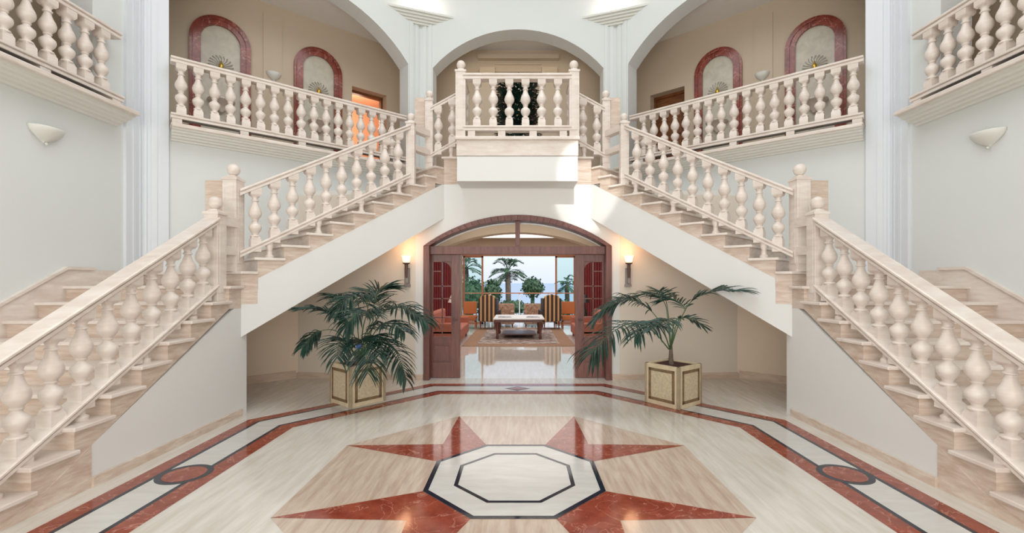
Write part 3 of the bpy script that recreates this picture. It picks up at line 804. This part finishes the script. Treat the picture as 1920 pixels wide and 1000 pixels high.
for s in (-1, 1):
    x, y = dc(s, 2.06, -0.022 if False else 0.0)
    ang = math.atan2(C2, s*S2)-PI/2
    x, y = dc(s, 2.06, -0.02)
    bowl((x, y, 5.80), ang, 0.27, 0.16, 'small half bowl sconce between the two red niches on the %s' % SIDE[s], 'corridor sconces')
# torch sconces by the door
for s in (-1, 1):
    th = thing('torch_sconce', 'lit torch-shaped sconce on the wall %s of the arched doorway' % SIDE[s], 'wall light', 'torch sconces', (s*1.89, 7.86, 1.6))
    w = MB(); w.box(-0.045, 0.045, -0.04, 0.0, 0.0, 0.32); w.box(-0.055, 0.055, -0.05, 0.0, 0.0, 0.04); w.box(-0.02, 0.03, -0.085, -0.03, 0.06, 0.30)
    w.build('backplate', M['pewter'], th, bevel=0.004)
    w = MB(); w.lathe([(0.02, 0.15), (0.028, 0.34), (0.03, 0.38), (0.06, 0.395), (0.062, 0.41)], (0, -0.09, 0), n=14)
    w.build('stem', M['bronze'], th, smooth=True)
    w = MB(); w.lathe([(0.045, 0.41), (0.062, 0.45), (0.07, 0.50), (0.085, 0.53), (0.075, 0.53), (0.04, 0.43)], (0, -0.09, 0), n=18)
    w.build('glass_shade', M['lamp_glow'], th, smooth=True)
    point('torch_light', (s*1.89, 7.60, 2.30), 3.2, (1.0, 0.55, 0.30), 0.12)

# ------------------------------------------------------------------ corridor doors
for s in (-1, 1):
    w = MB()
    d0, d1 = 3.62, 4.42; zt = 5.99
    def q(a, b, za, zb, wa, wb): w.sweep([(a, za), (b, za), (b, zb), (a, zb)], lambda p, q_, ww: (*dc(s, p, ww), q_), wa, wb)
    q(d0, d0+0.05, 4.0, zt, 0.2, 0.3); q(d1-0.05, d1, 4.0, zt, 0.2, 0.3); q(d0, d1, zt-0.06, zt, 0.2, 0.3)
    do = struct(w.build('door_%d' % (2 if s < 0 else 3), M['brown_door']), 'brown doorframe at the end of the %s corridor' % SIDE[s])
    w = MB()
    if s > 0:
        q(d0+0.05, d1-0.05, 4.0, zt-0.06, 0.24, 0.28)
        q(d0+0.15, d1-0.15, 4.2, 4.9, 0.225, 0.24); q(d0+0.15, d1-0.15, 5.05, 5.8, 0.225, 0.24)
    else:
        m_ = frame(*dc(s, d0+0.30, 1.0), 0.35)
        w.box(-0.02, 0.02, -0.35, 0.35, 4.0, zt-0.25, mat=m_)
        w.box(-0.04, 0.04, 0.25, 0.35, 4.0, zt-0.1, mat=m_)
    w.build('door_leaf', M['brown_door'], do)
# peach room beyond the open left door
w = MB()
w.sweep([(3.0, 3.9), (6.6, 3.9), (6.6, 6.6), (3.0, 6.6)], lambda p, q_, ww: (*dc(-1, p, ww), q_), 2.4, 2.5)
w.sweep([(3.0, 6.5), (6.6, 6.5), (6.6, 6.6), (3.0, 6.6)], lambda p, q_, ww: (*dc(-1, p, ww), q_), 0.36, 2.5)
w.sweep([(3.0, 3.9), (6.6, 3.9), (6.6, 4.0), (3.0, 4.0)], lambda p, q_, ww: (*dc(-1, p, ww), q_), 0.0, 2.5)
w.sweep([(3.0, 3.9), (3.1, 3.9), (3.1, 6.6), (3.0, 6.6)], lambda p, q_, ww: (*dc(-1, p, ww), q_), 0.36, 2.5)
w.sweep([(6.5, 3.9), (6.6, 3.9), (6.6, 6.6), (6.5, 6.6)], lambda p, q_, ww: (*dc(-1, p, ww), q_), 0.36, 2.5)
struct(w.build('wall_peach_room', M['peach']), 'peach coloured room beyond the open corridor door')
px_, py_ = dc(-1, 4.2, 1.3); point('bedroom_lamp', (px_, py_, 5.9), 45, (1, 0.8, 0.62), 0.15)  # unseen lamp assumed for the lit peach room

# ------------------------------------------------------------------ planters and palms
def planter(s, cx, cy, ang, label):
    th = thing('planter', label, 'planter', 'square stone planters', (cx, cy, 0)); th.rotation_euler = (0, 0, ang)
    h, a = 0.555, 0.275
    w = MB()
    for i in range(4):
        r = Matrix.Rotation(i*PI/2, 4, 'Z')
        w.box(-a, a, -a, -a+0.05, 0.0, h, mat=r)
    w.build('box_body', M['planter'], th, bevel=0.006)
    for i in range(4):
        r = Matrix.Rotation(i*PI/2, 4, 'Z')
        w = MB()
        e0, e1 = 0.205, 0.165
        w.box(-e0, e0, -a-0.004, -a+0.01, 0.06, 0.10, mat=r); w.box(-e0, e0, -a-0.004, -a+0.01, h-0.095, h-0.055, mat=r)
        w.box(-e0, -e1, -a-0.004, -a+0.01, 0.06, h-0.055, mat=r); w.box(e1, e0, -a-0.004, -a+0.01, 0.06, h-0.055, mat=r)
        w.build('inlay_band', M['planter_band'], th)
        w = MB(); w.box(-e1, e1, -a-0.002, -a+0.01, 0.10, h-0.095, mat=r); w.build('stone_panel', M['planter_panel'], th)
    w = MB(); w.box(-a+0.05, a-0.05, -a+0.05, a-0.05, 0.02, h-0.02); w.build('soil', M['soil'], th)
planter(1, 2.18, 6.39, math.radians(38), 'cream stone planter with brown inlay, right of the doorway')
planter(-1, -2.25, 6.47, math.radians(-40), 'cream stone planter with brown inlay, left of the doorway')

def bez(P, t):
    P = [Vector(p) for p in P]
    while len(P) > 1: P = [a.lerp(b, t) for a, b in zip(P[:-1], P[1:])]
    return P[0]
def catmull(P, n=28):
    P = [Vector(p) for p in P]; Q = [P[0]*2-P[1]]+P+[P[-1]*2-P[-2]]; out = []
    seg = len(P)-1
    for k in range(n+1):
        u = k/n*seg; i = min(int(u), seg-1); f_ = u-i
        a, b, c, d = Q[i], Q[i+1], Q[i+2], Q[i+3]
        out.append(0.5*((2*b)+(-a+c)*f_+(2*a-5*b+4*c-d)*f_*f_+(-a+3*b-3*c+d)*f_**3))
    return out
def frond(parent, pts, start=0.35, nleaf=26, ll=0.34, droop=0.5, wid=0.016, rnd=None, mat='leaf', O=None, rach=0.009, nm='frond', dens=1.0):
    nleaf = int(nleaf*dens)
    rnd = rnd or random
    O = O if O is not None else parent.location
    sp = catmull(pts, 40)
    w = MB(); w.tube([p-O for p in sp], [rach*(1-0.75*i/40) for i in range(41)], 5, 0)
    for k in range(nleaf):
        u = start+(1-start)*(k+0.5)/nleaf
        i = min(39, int(u*40)); f_ = u*40-i
        p = sp[i].lerp(sp[i+1], f_); d = (sp[i+1]-sp[i]).normalized()
        side = d.cross(Vector((0, 0, 1)))
        if side.length < 0.1: side = Vector((1, 0, 0))
        side.normalize()
        v = (u-start)/(1-start)
        ln = ll*(0.55+0.9*math.sin(PI*(0.12+0.78*v)))*0.72*rnd.uniform(0.78, 1.18)
        for sg in (-1, 1):
            fw = 0.42+0.95*v*v+0.15*v
            dir_ = (side*sg+d*fw*rnd.uniform(0.85, 1.15)+Vector((0, 0, rnd.uniform(-0.15, 0.5)))).normalized()
            seg = 5; c0 = []
            q = Vector(p); dd = Vector(dir_)
            for j in range(seg+1):
                c0.append(Vector(q)); q = q+dd*ln/seg
                dd = (dd+Vector((0, 0, -droop*(0.16+0.13*j)))).normalized()
            o = len(w.v)
            for j, c in enumerate(c0):
                tt = j/seg; wv_ = wid*(0.35+1.3*math.sin(PI*min(1, tt*0.85+0.12)))*(1 if j < seg else 0.1)*0.6
                dj = (c0[min(j+1, seg)]-c0[max(j-1, 0)]).normalized()
                nn = dj.cross(Vector((0, 0, 1)))
                if nn.length < 0.05: nn = Vector(side)
                nn.normalize(); up = nn.cross(dj)
                w.v.append(tuple(c-nn*wv_-up*wv_*0.5-O)); w.v.append(tuple(c+up*wv_*0.3-O)); w.v.append(tuple(c+nn*wv_-up*wv_*0.5-O))
            for j in range(seg):
                a = o+j*3
                w.f.append([a, a+1, a+4, a+3]); w.m.append(1); w.f.append([a+1, a+2, a+5, a+4]); w.m.append(1)
    return w.build(nm, [M['stalk'], M[mat]], parent, smooth=False, recalc=False)
F_ = 858.0
def at(px, py, Y): # position standing at depth Y that the photo shows near this place
    return (0.05+(px-976)*Y/F_, Y, 1.7+(527-py)*Y/F_)
rn = random.Random(3)
# right palm
pr_ = thing('kentia_palm', 'sparse arching palm growing in the right-hand planter', 'plant', None, (2.18, 6.39, 0.5))
c0 = Vector((2.15, 6.37, 0.50))
w = MB(); w.tube([Vector((0.0, 0, 0))+Vector((-0.02, 0, 0)), (-0.03, 0, 0.12), (-0.03, 0, 0.30)], [0.042, 0.032, 0.02], 9); w.build('trunk', M['trunk'], pr_, smooth=True)
R_ = [
 ([(1257, 655, 6.37), (1276, 600, 6.35), (1300, 562, 6.3), (1345, 546, 6.2), (1392, 545, 6.15)], 0.46, 20, 0.30, 0.45),
 ([(1256, 655, 6.37), (1240, 610, 6.4), (1215, 578, 6.45), (1180, 562, 6.5), (1140, 576, 6.5), (1118, 596, 6.5)], 0.34, 30, 0.34, 0.75),
 ([(1254, 655, 6.37), (1225, 622, 6.2), (1190, 606, 6.0), (1150, 622, 5.85), (1122, 648, 5.75), (1110, 662, 5.7)], 0.34, 24, 0.40, 1.1),
 ([(1257, 655, 6.37), (1252, 600, 6.6), (1245, 566, 6.8), (1220, 552, 7.0), (1170, 560, 7.1), (1150, 576, 7.1)], 0.45, 24, 0.32, 0.6),
 ([(1258, 655, 6.37), (1255, 610, 6.6), (1250, 570, 6.8), (1243, 552, 7.0), (1236, 545, 7.2)], 0.55, 16, 0.26, 0.3),
 ([(1258, 655, 6.37), (1262, 615, 6.3), (1272, 598, 6.2), (1296, 598, 6.1), (1318, 612, 6.0)], 0.50, 14, 0.20, 0.3),
 ([(1256, 655, 6.37), (1246, 628, 6.1), (1228, 606, 5.9), (1205, 612, 5.7), (1190, 632, 5.6)], 0.35, 20, 0.28, 1.0),
 ([(1258, 655, 6.37), (1262, 612, 6.1), (1255, 602, 5.9), (1240, 604, 5.7), (1222, 620, 5.5)], 0.45, 18, 0.26, 0.9),
 ([(1258, 655, 6.37), (1268, 610, 6.5), (1284, 580, 6.6), (1262, 562, 6.8), (1235, 566, 6.9)], 0.50, 18, 0.24, 0.5),
]
for pts, st_, nl, ll, dr_ in R_:
    frond(pr_, [at(*p) for p in pts], st_, nl, ll*1.22, dr_*0.75, 0.0125, rn, dens=1.2)
# left palm
pl_ = thing('kentia_palm', 'dense dark green palm growing in the left-hand planter', 'plant', None, (-2.25, 6.47, 0.5))
w = MB(); w.tube([(0, 0, 0), (0.0, 0, 0.10), (0.0, 0, 0.20)], [0.06, 0.05, 0.035], 9); w.build('trunk', M['trunk'], pl_, smooth=True)
bL = (676, 690, 6.45)
L_ = [
 ([bL, (655, 650, 6.4), (632, 622, 6.3), (605, 620, 6.2), (585, 632, 6.1), (568, 652, 6.0)], 0.62, 20, 0.26, 0.9),
 ([bL, (668, 640, 6.4), (648, 606, 6.4), (618, 588, 6.35), (590, 580, 6.3), (566, 578, 6.3)], 0.35, 28, 0.26, 0.5),
 ([bL, (672, 630, 6.5), (665, 590, 6.6), (650, 562, 6.7), (628, 556, 6.8)], 0.45, 22, 0.34, 0.6),
 ([bL, (680, 620, 6.3), (690, 575, 6.2), (680, 555, 6.1), (655, 560, 5.9), (635, 580, 5.8)], 0.5, 28, 0.36, 1.0),
 ([bL, (690, 620, 6.6), (702, 570, 6.7), (712, 545, 6.8), (735, 540, 6.9)], 0.5, 26, 0.34, 0.5),
 ([bL, (695, 625, 6.4), (716, 588, 6.3), (745, 575, 6.2), (775, 586, 6.15), (798, 604, 6.1)], 0.42, 30, 0.36, 0.9),
 ([bL, (694, 640, 6.3), (712, 612, 6.1), (735, 608, 5.95), (758, 622, 5.8)], 0.4, 22, 0.32, 1.1),
 ([bL, (690, 655, 6.3), (710, 638, 6.2), (735, 648, 6.1), (752, 680, 6.0), (762, 712, 5.95)], 0.35, 24, 0.28, 0.9),
 ([bL, (672, 660, 6.2), (672, 640, 6.0), (680, 640, 5.8), (688, 668, 5.65), (690, 700, 5.6)], 0.35, 28, 0.34, 1.0),
 ([bL, (665, 665, 6.2), (650, 640, 6.05), (636, 645, 5.9), (632, 672, 5.8)], 0.4, 20, 0.30, 0.9),
 ([bL, (684, 630, 6.2), (700, 600, 6.0), (690, 585, 5.8), (668, 590, 5.6), (650, 612, 5.5)], 0.45, 28, 0.32, 1.0),
 ([bL, (686, 640, 6.5), (705, 600, 6.6), (712, 575, 6.7), (700, 552, 6.8), (680, 548, 6.9)], 0.45, 22, 0.30, 0.6),
 ([bL, (690, 650, 6.3), (700, 630, 6.1), (715, 640, 5.9), (712, 665, 5.75)], 0.4, 20, 0.30, 1.0),
]
for pts, st_, nl, ll, dr_ in L_:
    frond(pl_, [at(*p) for p in pts], st_, nl, ll*1.12, dr_*0.8, 0.0125, rn, dens=1.3)
w = MB(); q_ = Vector(at(672, 650, 5.9))-pl_.location
w.add([q_+Vector((-0.035, 0, -0.03)), q_+Vector((0.04, 0.01, -0.025)), q_+Vector((0.03, 0.02, 0.035)), q_+Vector((-0.03, 0.01, 0.03)),
       q_+Vector((-0.035, 0.004, -0.03)), q_+Vector((0.04, 0.014, -0.025)), q_+Vector((0.03, 0.024, 0.035)), q_+Vector((-0.03, 0.014, 0.03))],
      [(0, 1, 2, 3), (4, 5, 6, 7), (0, 1, 5, 4), (1, 2, 6, 5), (2, 3, 7, 6), (3, 0, 4, 7)])
t_ = w.build('plant_tag', M['blue'], pl_); t_['label'] = 'small blue plant tag'

# plant on the landing behind the platform
cp = thing('potted_shrub', 'tall dark green bushy plant behind the platform balusters', 'plant', None, (0.0, 8.5, 4.0))
w = MB(); w.lathe([(0.16, 0), (0.22, 0.3), (0.23, 0.32), (0.2, 0.32)], n=20); w.build('pot', M['bronze'], cp, smooth=True)
w = MB(); rr_ = random.Random(5)
for i in range(3200):
    a = rr_.uniform(0, 2*PI); z = rr_.uniform(0.28, 1.42); r = 0.40*math.sqrt(rr_.random())*(1.0-0.10*z)
    p = Vector((r*math.cos(a), r*math.sin(a)*0.8, z)); d = Vector((math.cos(a), math.sin(a), rr_.uniform(-0.6, 0.8))).normalized()
    n = d.cross(Vector((0, 0, 1))).normalized(); l = rr_.uniform(0.07, 0.13); wd = 0.025
    w.add([p, p+d*l*0.5+n*wd, p+d*l, p+d*l*0.5-n*wd], [(0, 1, 2, 3)])
w.build('foliage', M['leaf'], cp, recalc=False)

# ------------------------------------------------------------------ vestibule and living room
w = MB()
arched_wall(w, lambda p, q, ww: (-4.5+p, 9.6+ww, q), 9.0, 0, 3.5, 4.5-1.95, 4.5+1.95, 2.22, 0.50, 0, 0.4)
struct(w.build('wall_vestibule', M['corridor']), 'beige wall with low arch beyond the doorway')
w = MB(); w.box(-4.5, 4.5, 8.1, 9.6, 3.15, 3.3); struct(w.build('ceiling', M['ceiling']), 'vestibule ceiling')
for s in (-1, 1):
    w = MB(); w.box(s*2.3, s*2.4, 8.1, 9.6, 0, 3.2); struct(w.build('wall_vestibule_'+SIDE[s], M['plaster']), 'vestibule side wall on the '+SIDE[s])
    w = MB(); w.box(s*4.4, s*4.5, 10.0, 18.2, 0, 3.4); struct(w.build('wall_living_'+SIDE[s], M['peach']), 'living room side wall on the '+SIDE[s])
w = MB(); w.box(-4.5, 4.5, 10.0, 18.3, 3.4, 3.5); struct(w.build('ceiling', M['ceiling']), 'living room ceiling')
w = MB()
w.box(-4.5, -2.25, 18.0, 18.2, 0, 3.4); w.box(2.25, 4.5, 18.0, 18.2, 0, 3.4); w.box(-2.25, 2.25, 18.0, 18.2, 2.72, 3.4)
struct(w.build('wall_living_back', M['corridor']), 'living room end wall around the glazed opening')
for i, (xa, xb) in enumerate(((-2.22, -1.42), (1.42, 2.22))):
    w = MB(); w.box(xa, xb, 18.05, 18.12, 0, 0.07); w.box(xa, xb, 18.05, 18.12, 2.62, 2.70); w.box(xa, xa+0.07, 18.05, 18.12, 0, 2.7); w.box(xb-0.07, xb, 18.05, 18.12, 0, 2.7)
    wo2 = struct(w.build('window_%d' % (i+1), M['frame_wood']), 'orange framed sliding glass panel at the %s of the living room opening' % ('left', 'right')[i])
    g = MB(); g.box(xa+0.07, xb-0.07, 18.08, 18.085, 0.07, 2.62); g.build('pane', M['tint_glass'], wo2)
w = MB(); w.box(-2.25, 2.25, 18.0, 18.2, 2.68, 2.72); struct(w.build('trim_1', M['frame_wood']), 'orange wooden head rail above the opening')
# curtains
for s in (-1, 1):
    w = MB(); n = 60; pr = []
    for i in range(n+1): pr.append((2.3+1.2*i/n, 17.6+0.05*math.sin(i*1.3)))
    poly = [(s*x, y) for x, y in pr]+[(s*x, y+0.03) for x, y in reversed(pr)]
    for i in range(n):
        w.prism([poly[i], poly[i+1], poly[2*n-i], poly[2*n+1-i]], 0.02, 2.7)
    tag(w.build('curtain', M['crimson'], smooth=False), 'crimson floor length curtain at the %s end of the living room' % SIDE[s], 'curtain', 'living room curtains')
# rug
rg = thing('rug', 'brown patterned rug under the coffee table', 'rug', None, (0, 14.2, 0))
w = MB(); w.box(-1.48, 1.48, -2.35, 2.35, 0.0, 0.012); w.build('rug_edge', M['rug_border'], rg)
w = MB(); w.box(-1.1, 1.1, -1.95, 1.95, 0.012, 0.016); w.build('rug_field', M['rug'], rg)
# coffee table
ct = thing('coffee_table', 'pale topped wooden coffee table in the middle of the rug', 'table', None, (0.0, 13.9, 0.016))
w = MB(); w.box(-0.74, 0.74, -0.8, 0.8, 0.565, 0.60); w.build('table_top', M['white'], ct, bevel=0.01)
w = MB(); w.box(-0.68, 0.68, -0.74, 0.74, 0.49, 0.565); w.build('apron', M['wood'], ct)
for a in (-0.62, 0.62):
    for b_ in (-0.7, 0.7):
        w = MB(); w.lathe([(0.035, 0), (0.045, 0.05), (0.03, 0.12), (0.045, 0.3), (0.035, 0.4), (0.05, 0.49)], (a, b_, 0), n=10); w.build('leg', M['wood'], ct, smooth=True)
w = MB(); w.box(-0.5, 0.5, -0.5, 0.5, 0.10, 0.13); w.build('shelf', M['wood'], ct)
for i, (x, y, lb) in enumerate(((-0.42, 13.6, 'left'), (0.42, 13.6, 'right'))):
    w = MB(); w.box(-0.2, 0.2, -0.14, 0.14, 0, 0.02); w.box(-0.17, 0.16, -0.12, 0.12, 0.02, 0.035)
    o = w.build('magazine', M['paper']); o.location = (x, y, 0.617); tag(o, 'grey magazines lying on the %s end of the coffee table' % lb, 'magazine', 'magazines on the table')
# armchairs seen from behind
def wing_chair(x, y, ang, label):
    th = thing('wing_chair', label, 'armchair', 'striped wing chairs', (x, y, 0)); th.rotation_euler = (0, 0, ang)
    w = MB(); w.sweep([(-0.27, 0.3), (0.27, 0.3), (0.30, 1.0), (0.24, 1.18), (0.0, 1.24), (-0.24, 1.18), (-0.30, 1.0)], lambda p, q, ww: (p, ww, q), -0.33, -0.2)
    w.build('backrest', M['striped'], th, bevel=0.02)
    w = MB(); w.box(-0.33, 0.33, -0.25, 0.35, 0.28, 0.5); w.build('seat', M['striped'], th, bevel=0.03)
    for s in (-1, 1):
        w = MB(); w.box(s*0.25, s*0.34, -0.3, 0.3, 0.3, 0.68); w.box(s*0.24, s*0.33, -0.32, 0.0, 0.68, 1.1); w.build('armrest', M['striped'], th, bevel=0.02)
        for b_ in (-0.27, 0.28):
            w = MB(); w.lathe([(0.015, 0), (0.03, 0.3)], (s*0.26, b_, 0), n=8); w.build('leg', M['wood'], th)
wing_chair(-1.03, 16.1, math.radians(-12), 'dark striped wing chair facing the view, left of the coffee table')
wing_chair(1.07, 16.1, math.radians(12), 'dark striped wing chair facing the view, right of the coffee table')
def low_chair(x, y, w_, mat, label, group, kind='armchair', nm='armchair', d=0.7, hb=0.85, ang=0.0):
    th = thing(nm, label, kind, group, (x, y, 0)); th.rotation_euler = (0, 0, ang)
    w = MB(); w.box(-w_/2, w_/2, -d/2, d/2, 0.12, 0.42); w.build('seat', M[mat], th, bevel=0.04)
    w = MB(); w.box(-w_/2, w_/2, d/2-0.18, d/2, 0.3, hb); w.build('backrest', M[mat], th, bevel=0.05)
    for s in (-1, 1):
        w = MB(); w.box(s*(w_/2-0.14), s*w_/2, -d/2, d/2, 0.3, 0.6); w.build('armrest', M[mat], th, bevel=0.04)
        for b_ in (-d/2+0.08, d/2-0.08):
            w = MB(); w.box(s*(w_/2-0.1), s*(w_/2-0.05), b_-0.025, b_+0.025, 0, 0.12); w.build('leg', M['wood'], th)
low_chair(-0.55, 17.0, 0.75, 'floral', 'floral armchair beyond the coffee table, left of centre', 'floral armchairs')
low_chair(0.55, 17.0, 0.75, 'floral', 'floral armchair beyond the coffee table, right of centre', 'floral armchairs')
low_chair(-2.0, 13.0, 2.4, 'coral', 'coral sofa along the left side of the rug', 'coral sofas', 'sofa', 'sofa', 0.9, 0.85, PI/2)
low_chair(2.05, 13.0, 2.4, 'coral', 'coral sofa along the right side of the rug', 'coral sofas', 'sofa', 'sofa', 0.9, 0.85, -PI/2)
for s in (-1, 1):
    lb = SIDE[s]
    th = thing('side_chair', 'orange upholstered chair in front of the %s glass panel' % lb, 'chair', 'orange chairs', (s*1.78, 16.4, 0))
    w = MB(); w.box(-0.27, 0.27, -0.27, 0.27, 0.34, 0.46); w.build('seat', M['orange'], th, bevel=0.02)
    w = MB(); w.box(-0.24, 0.24, 0.2, 0.27, 0.5, 0.95); w.build('backrest', M['orange'], th, bevel=0.02)
    w = MB(); w.box(-0.25, 0.25, -0.25, 0.25, 0.26, 0.34); w.build('seat_rail', M['frame_wood'], th)
    for a in (-0.23, 0.23):
        for b_ in (-0.23, 0.23):
            w = MB(); w.box(a-0.02, a+0.02, b_-0.02, b_+0.02, 0, 0.5 if b_ > 0 else 0.3); w.build('leg', M['frame_wood'], th)
    th = thing('table_lamp', 'black lamp on a small table by the %s sofa' % lb, 'lamp', 'table lamps', (s*2.15, 14.9, 0.0))
    w = MB(); w.box(-0.2, 0.2, -0.2, 0.2, 0.5, 0.54); w.box(-0.03, 0.03, -0.03, 0.03, 0, 0.5); w.box(-0.15, 0.15, -0.15, 0.15, 0, 0.03); w.build('lamp_table', M['wood'], th)
    w = MB(); w.lathe([(0.07, 0.54), (0.09, 0.62), (0.05, 0.75), (0.02, 0.85), (0.015, 1.0)], n=12); w.build('lamp_base', M['dark'], th, smooth=True)
    w = MB(); w.lathe([(0.17, 1.0), (0.06, 1.25)], n=16); w.build('lamp_shade', M['dark'] if s > 0 else M['white_fabric'], th, smooth=True)

# ------------------------------------------------------------------ outside
w = MB(); w.box(-9, 9, 18.3, 22.5, -0.25, -0.02); struct(w.build('floor', M['terrace']), 'terrace outside the living room')
tb_ = thing('terrace_railing', 'orange topped terrace railing in front of the sea view', 'railing', None, (0, 22.2, 0))
w = MB(); w.box(-7, 7, -0.05, 0.05, 1.08, 1.13); w.build('top_rail', M['frame_wood'], tb_)
for i in range(11):
    w = MB(); w.box(-7+i*1.4-0.025, -7+i*1.4+0.025, -0.025, 0.025, -0.02, 1.08); w.build('post', M['white'], tb_)
w = MB(); w.box(-7, 7, -0.01, 0.01, 0.05, 1.0); w.build('glass_panel', M['glass'], tb_)
w = MB(); w.box(-60, 60, 22.6, 75, -9, -6); tag(w.build('garden', M['hill']), 'green garden slope below the terrace', 'garden', kind='stuff')
w = MB(); w.box(-2500, 2500, 75, 2600, -20, -12); struct(w.build('sea', M['sea']), 'blue grey sea reaching to the horizon')
def palm_tree(x, y, zc, r, nf, label, mat='leaf2', zb=-6.0, group='garden palms'):
    th = thing('palm_tree', label, 'tree', group, (x, y, zb))
    w = MB(); w.tube([(0, 0, 0), (0.1, 0, (zc-zb)*0.5), (0, 0, zc-zb)], [0.28, 0.22, 0.2], 10); w.build('trunk', M['trunk'], th, smooth=True)
    rr = random.Random(int(x*10+100))
    for i in range(nf):
        a = 2*PI*i/nf*2.4+rr.uniform(-.2, .2); el = rr.uniform(-0.9, 1.35)
        d = Vector((math.cos(a), math.sin(a), 0)); c = Vector((x, y, zc))
        pts = [c, c+d*r*0.4*math.cos(el)+Vector((0, 0, r*0.45*math.sin(el)+0.1)), c+d*r*0.8*math.cos(el*0.9)+Vector((0, 0, r*0.75*math.sin(el))), c+d*r*math.cos(el*0.7)+Vector((0, 0, r*(0.8*math.sin(el)-0.12)))]
        frond(th, pts, 0.25, 15, r*0.26, 0.12, 0.022, rr, mat, Vector((x, y, zb)), 0.025, dens=1.6)
palm_tree(-0.9, 34, 2.35, 1.35, 30, 'tall palm tree left of centre in the sea view')
palm_tree(4.1, 40, 1.35, 1.1, 20, 'small pale palm tree seen through the right glass panel')
palm_tree(-3.9, 33, 2.6, 1.1, 18, 'palm whose frond tips show in the upper left glass panel')
def bush(x, y, z, rx, rz, label, seed, mat='leaf2'):
    w = MB(); rr = random.Random(seed)
    for i in range(650):
        v = Vector((rr.gauss(0, 1), rr.gauss(0, 1), rr.gauss(0, 1))).normalized()
        q = rr.uniform(0.75, 1.05)
        p = Vector((v.x*rx*q, v.y*rx*q, v.z*rz*q))
        d = Vector((rr.gauss(0, 1), rr.gauss(0, 1), rr.gauss(0, 1))).normalized(); n = d.cross(v)
        if n.length < .1: continue
        n.normalize(); l = 0.22
        w.add([p, p+d*l*0.5+n*l*0.4, p+d*l, p+d*l*0.5-n*l*0.4], [(0, 1, 2, 3)])
    w.lathe([(0.1, -rz*0.9)]+[(rx*0.8*math.cos(a), rz*0.8*math.sin(a)) for a in [math.radians(k) for k in range(-75, 90, 15)]], n=14)
    w.tube([(0, 0, -rz), (0, 0, -rz*0.5-0.5)], 0.15)
    w.tube([(0, 0, -6.0-z), (0, 0, -rz*0.6)], 0.16)
    o = w.build('tree', M[mat], recalc=False); o.location = (x, y, z)
    tag(o, label, 'tree', 'garden trees')
bush(-3.3, 31, 0.7, 1.15, 1.25, 'round green tree behind the left glass panel', 1)
bush(-1.9, 32, 0.9, 0.6, 0.9, 'green tree left of the tall palm', 2)
bush(1.0, 36, 1.2, 0.85, 0.75, 'bushy green tree right of the tall palm', 3)
bush(-0.6, 33, -0.2, 1.3, 0.5, 'low green tree at the foot of the tall palm', 4)
bush(2.9, 33, -0.4, 1.0, 0.7, 'low green tree behind the right glass panel', 5)
bush(0.5, 30, -1.0, 1.2, 0.5, 'low dark tree at the centre of the view', 6)
rr_ = random.Random(9)
for i, (x, y) in enumerate(((1.9, 44), (-1.6, 50), (0.3, 46))):
    w = MB(); w.box(-0.9, 0.9, -0.6, 0.6, 0, 3.4+0.4*(i % 3)); w.box(-1.0, 1.0, -0.7, 0.7, 3.4+0.4*(i % 3), 3.55+0.4*(i % 3))
    o = w.build('house', M['house']); o.location = (x, y, -6.0)
    tag(o, 'small white house far beyond the garden, %s of the three' % ('right-hand', 'left-hand', 'middle')[i], 'house', 'distant white houses')
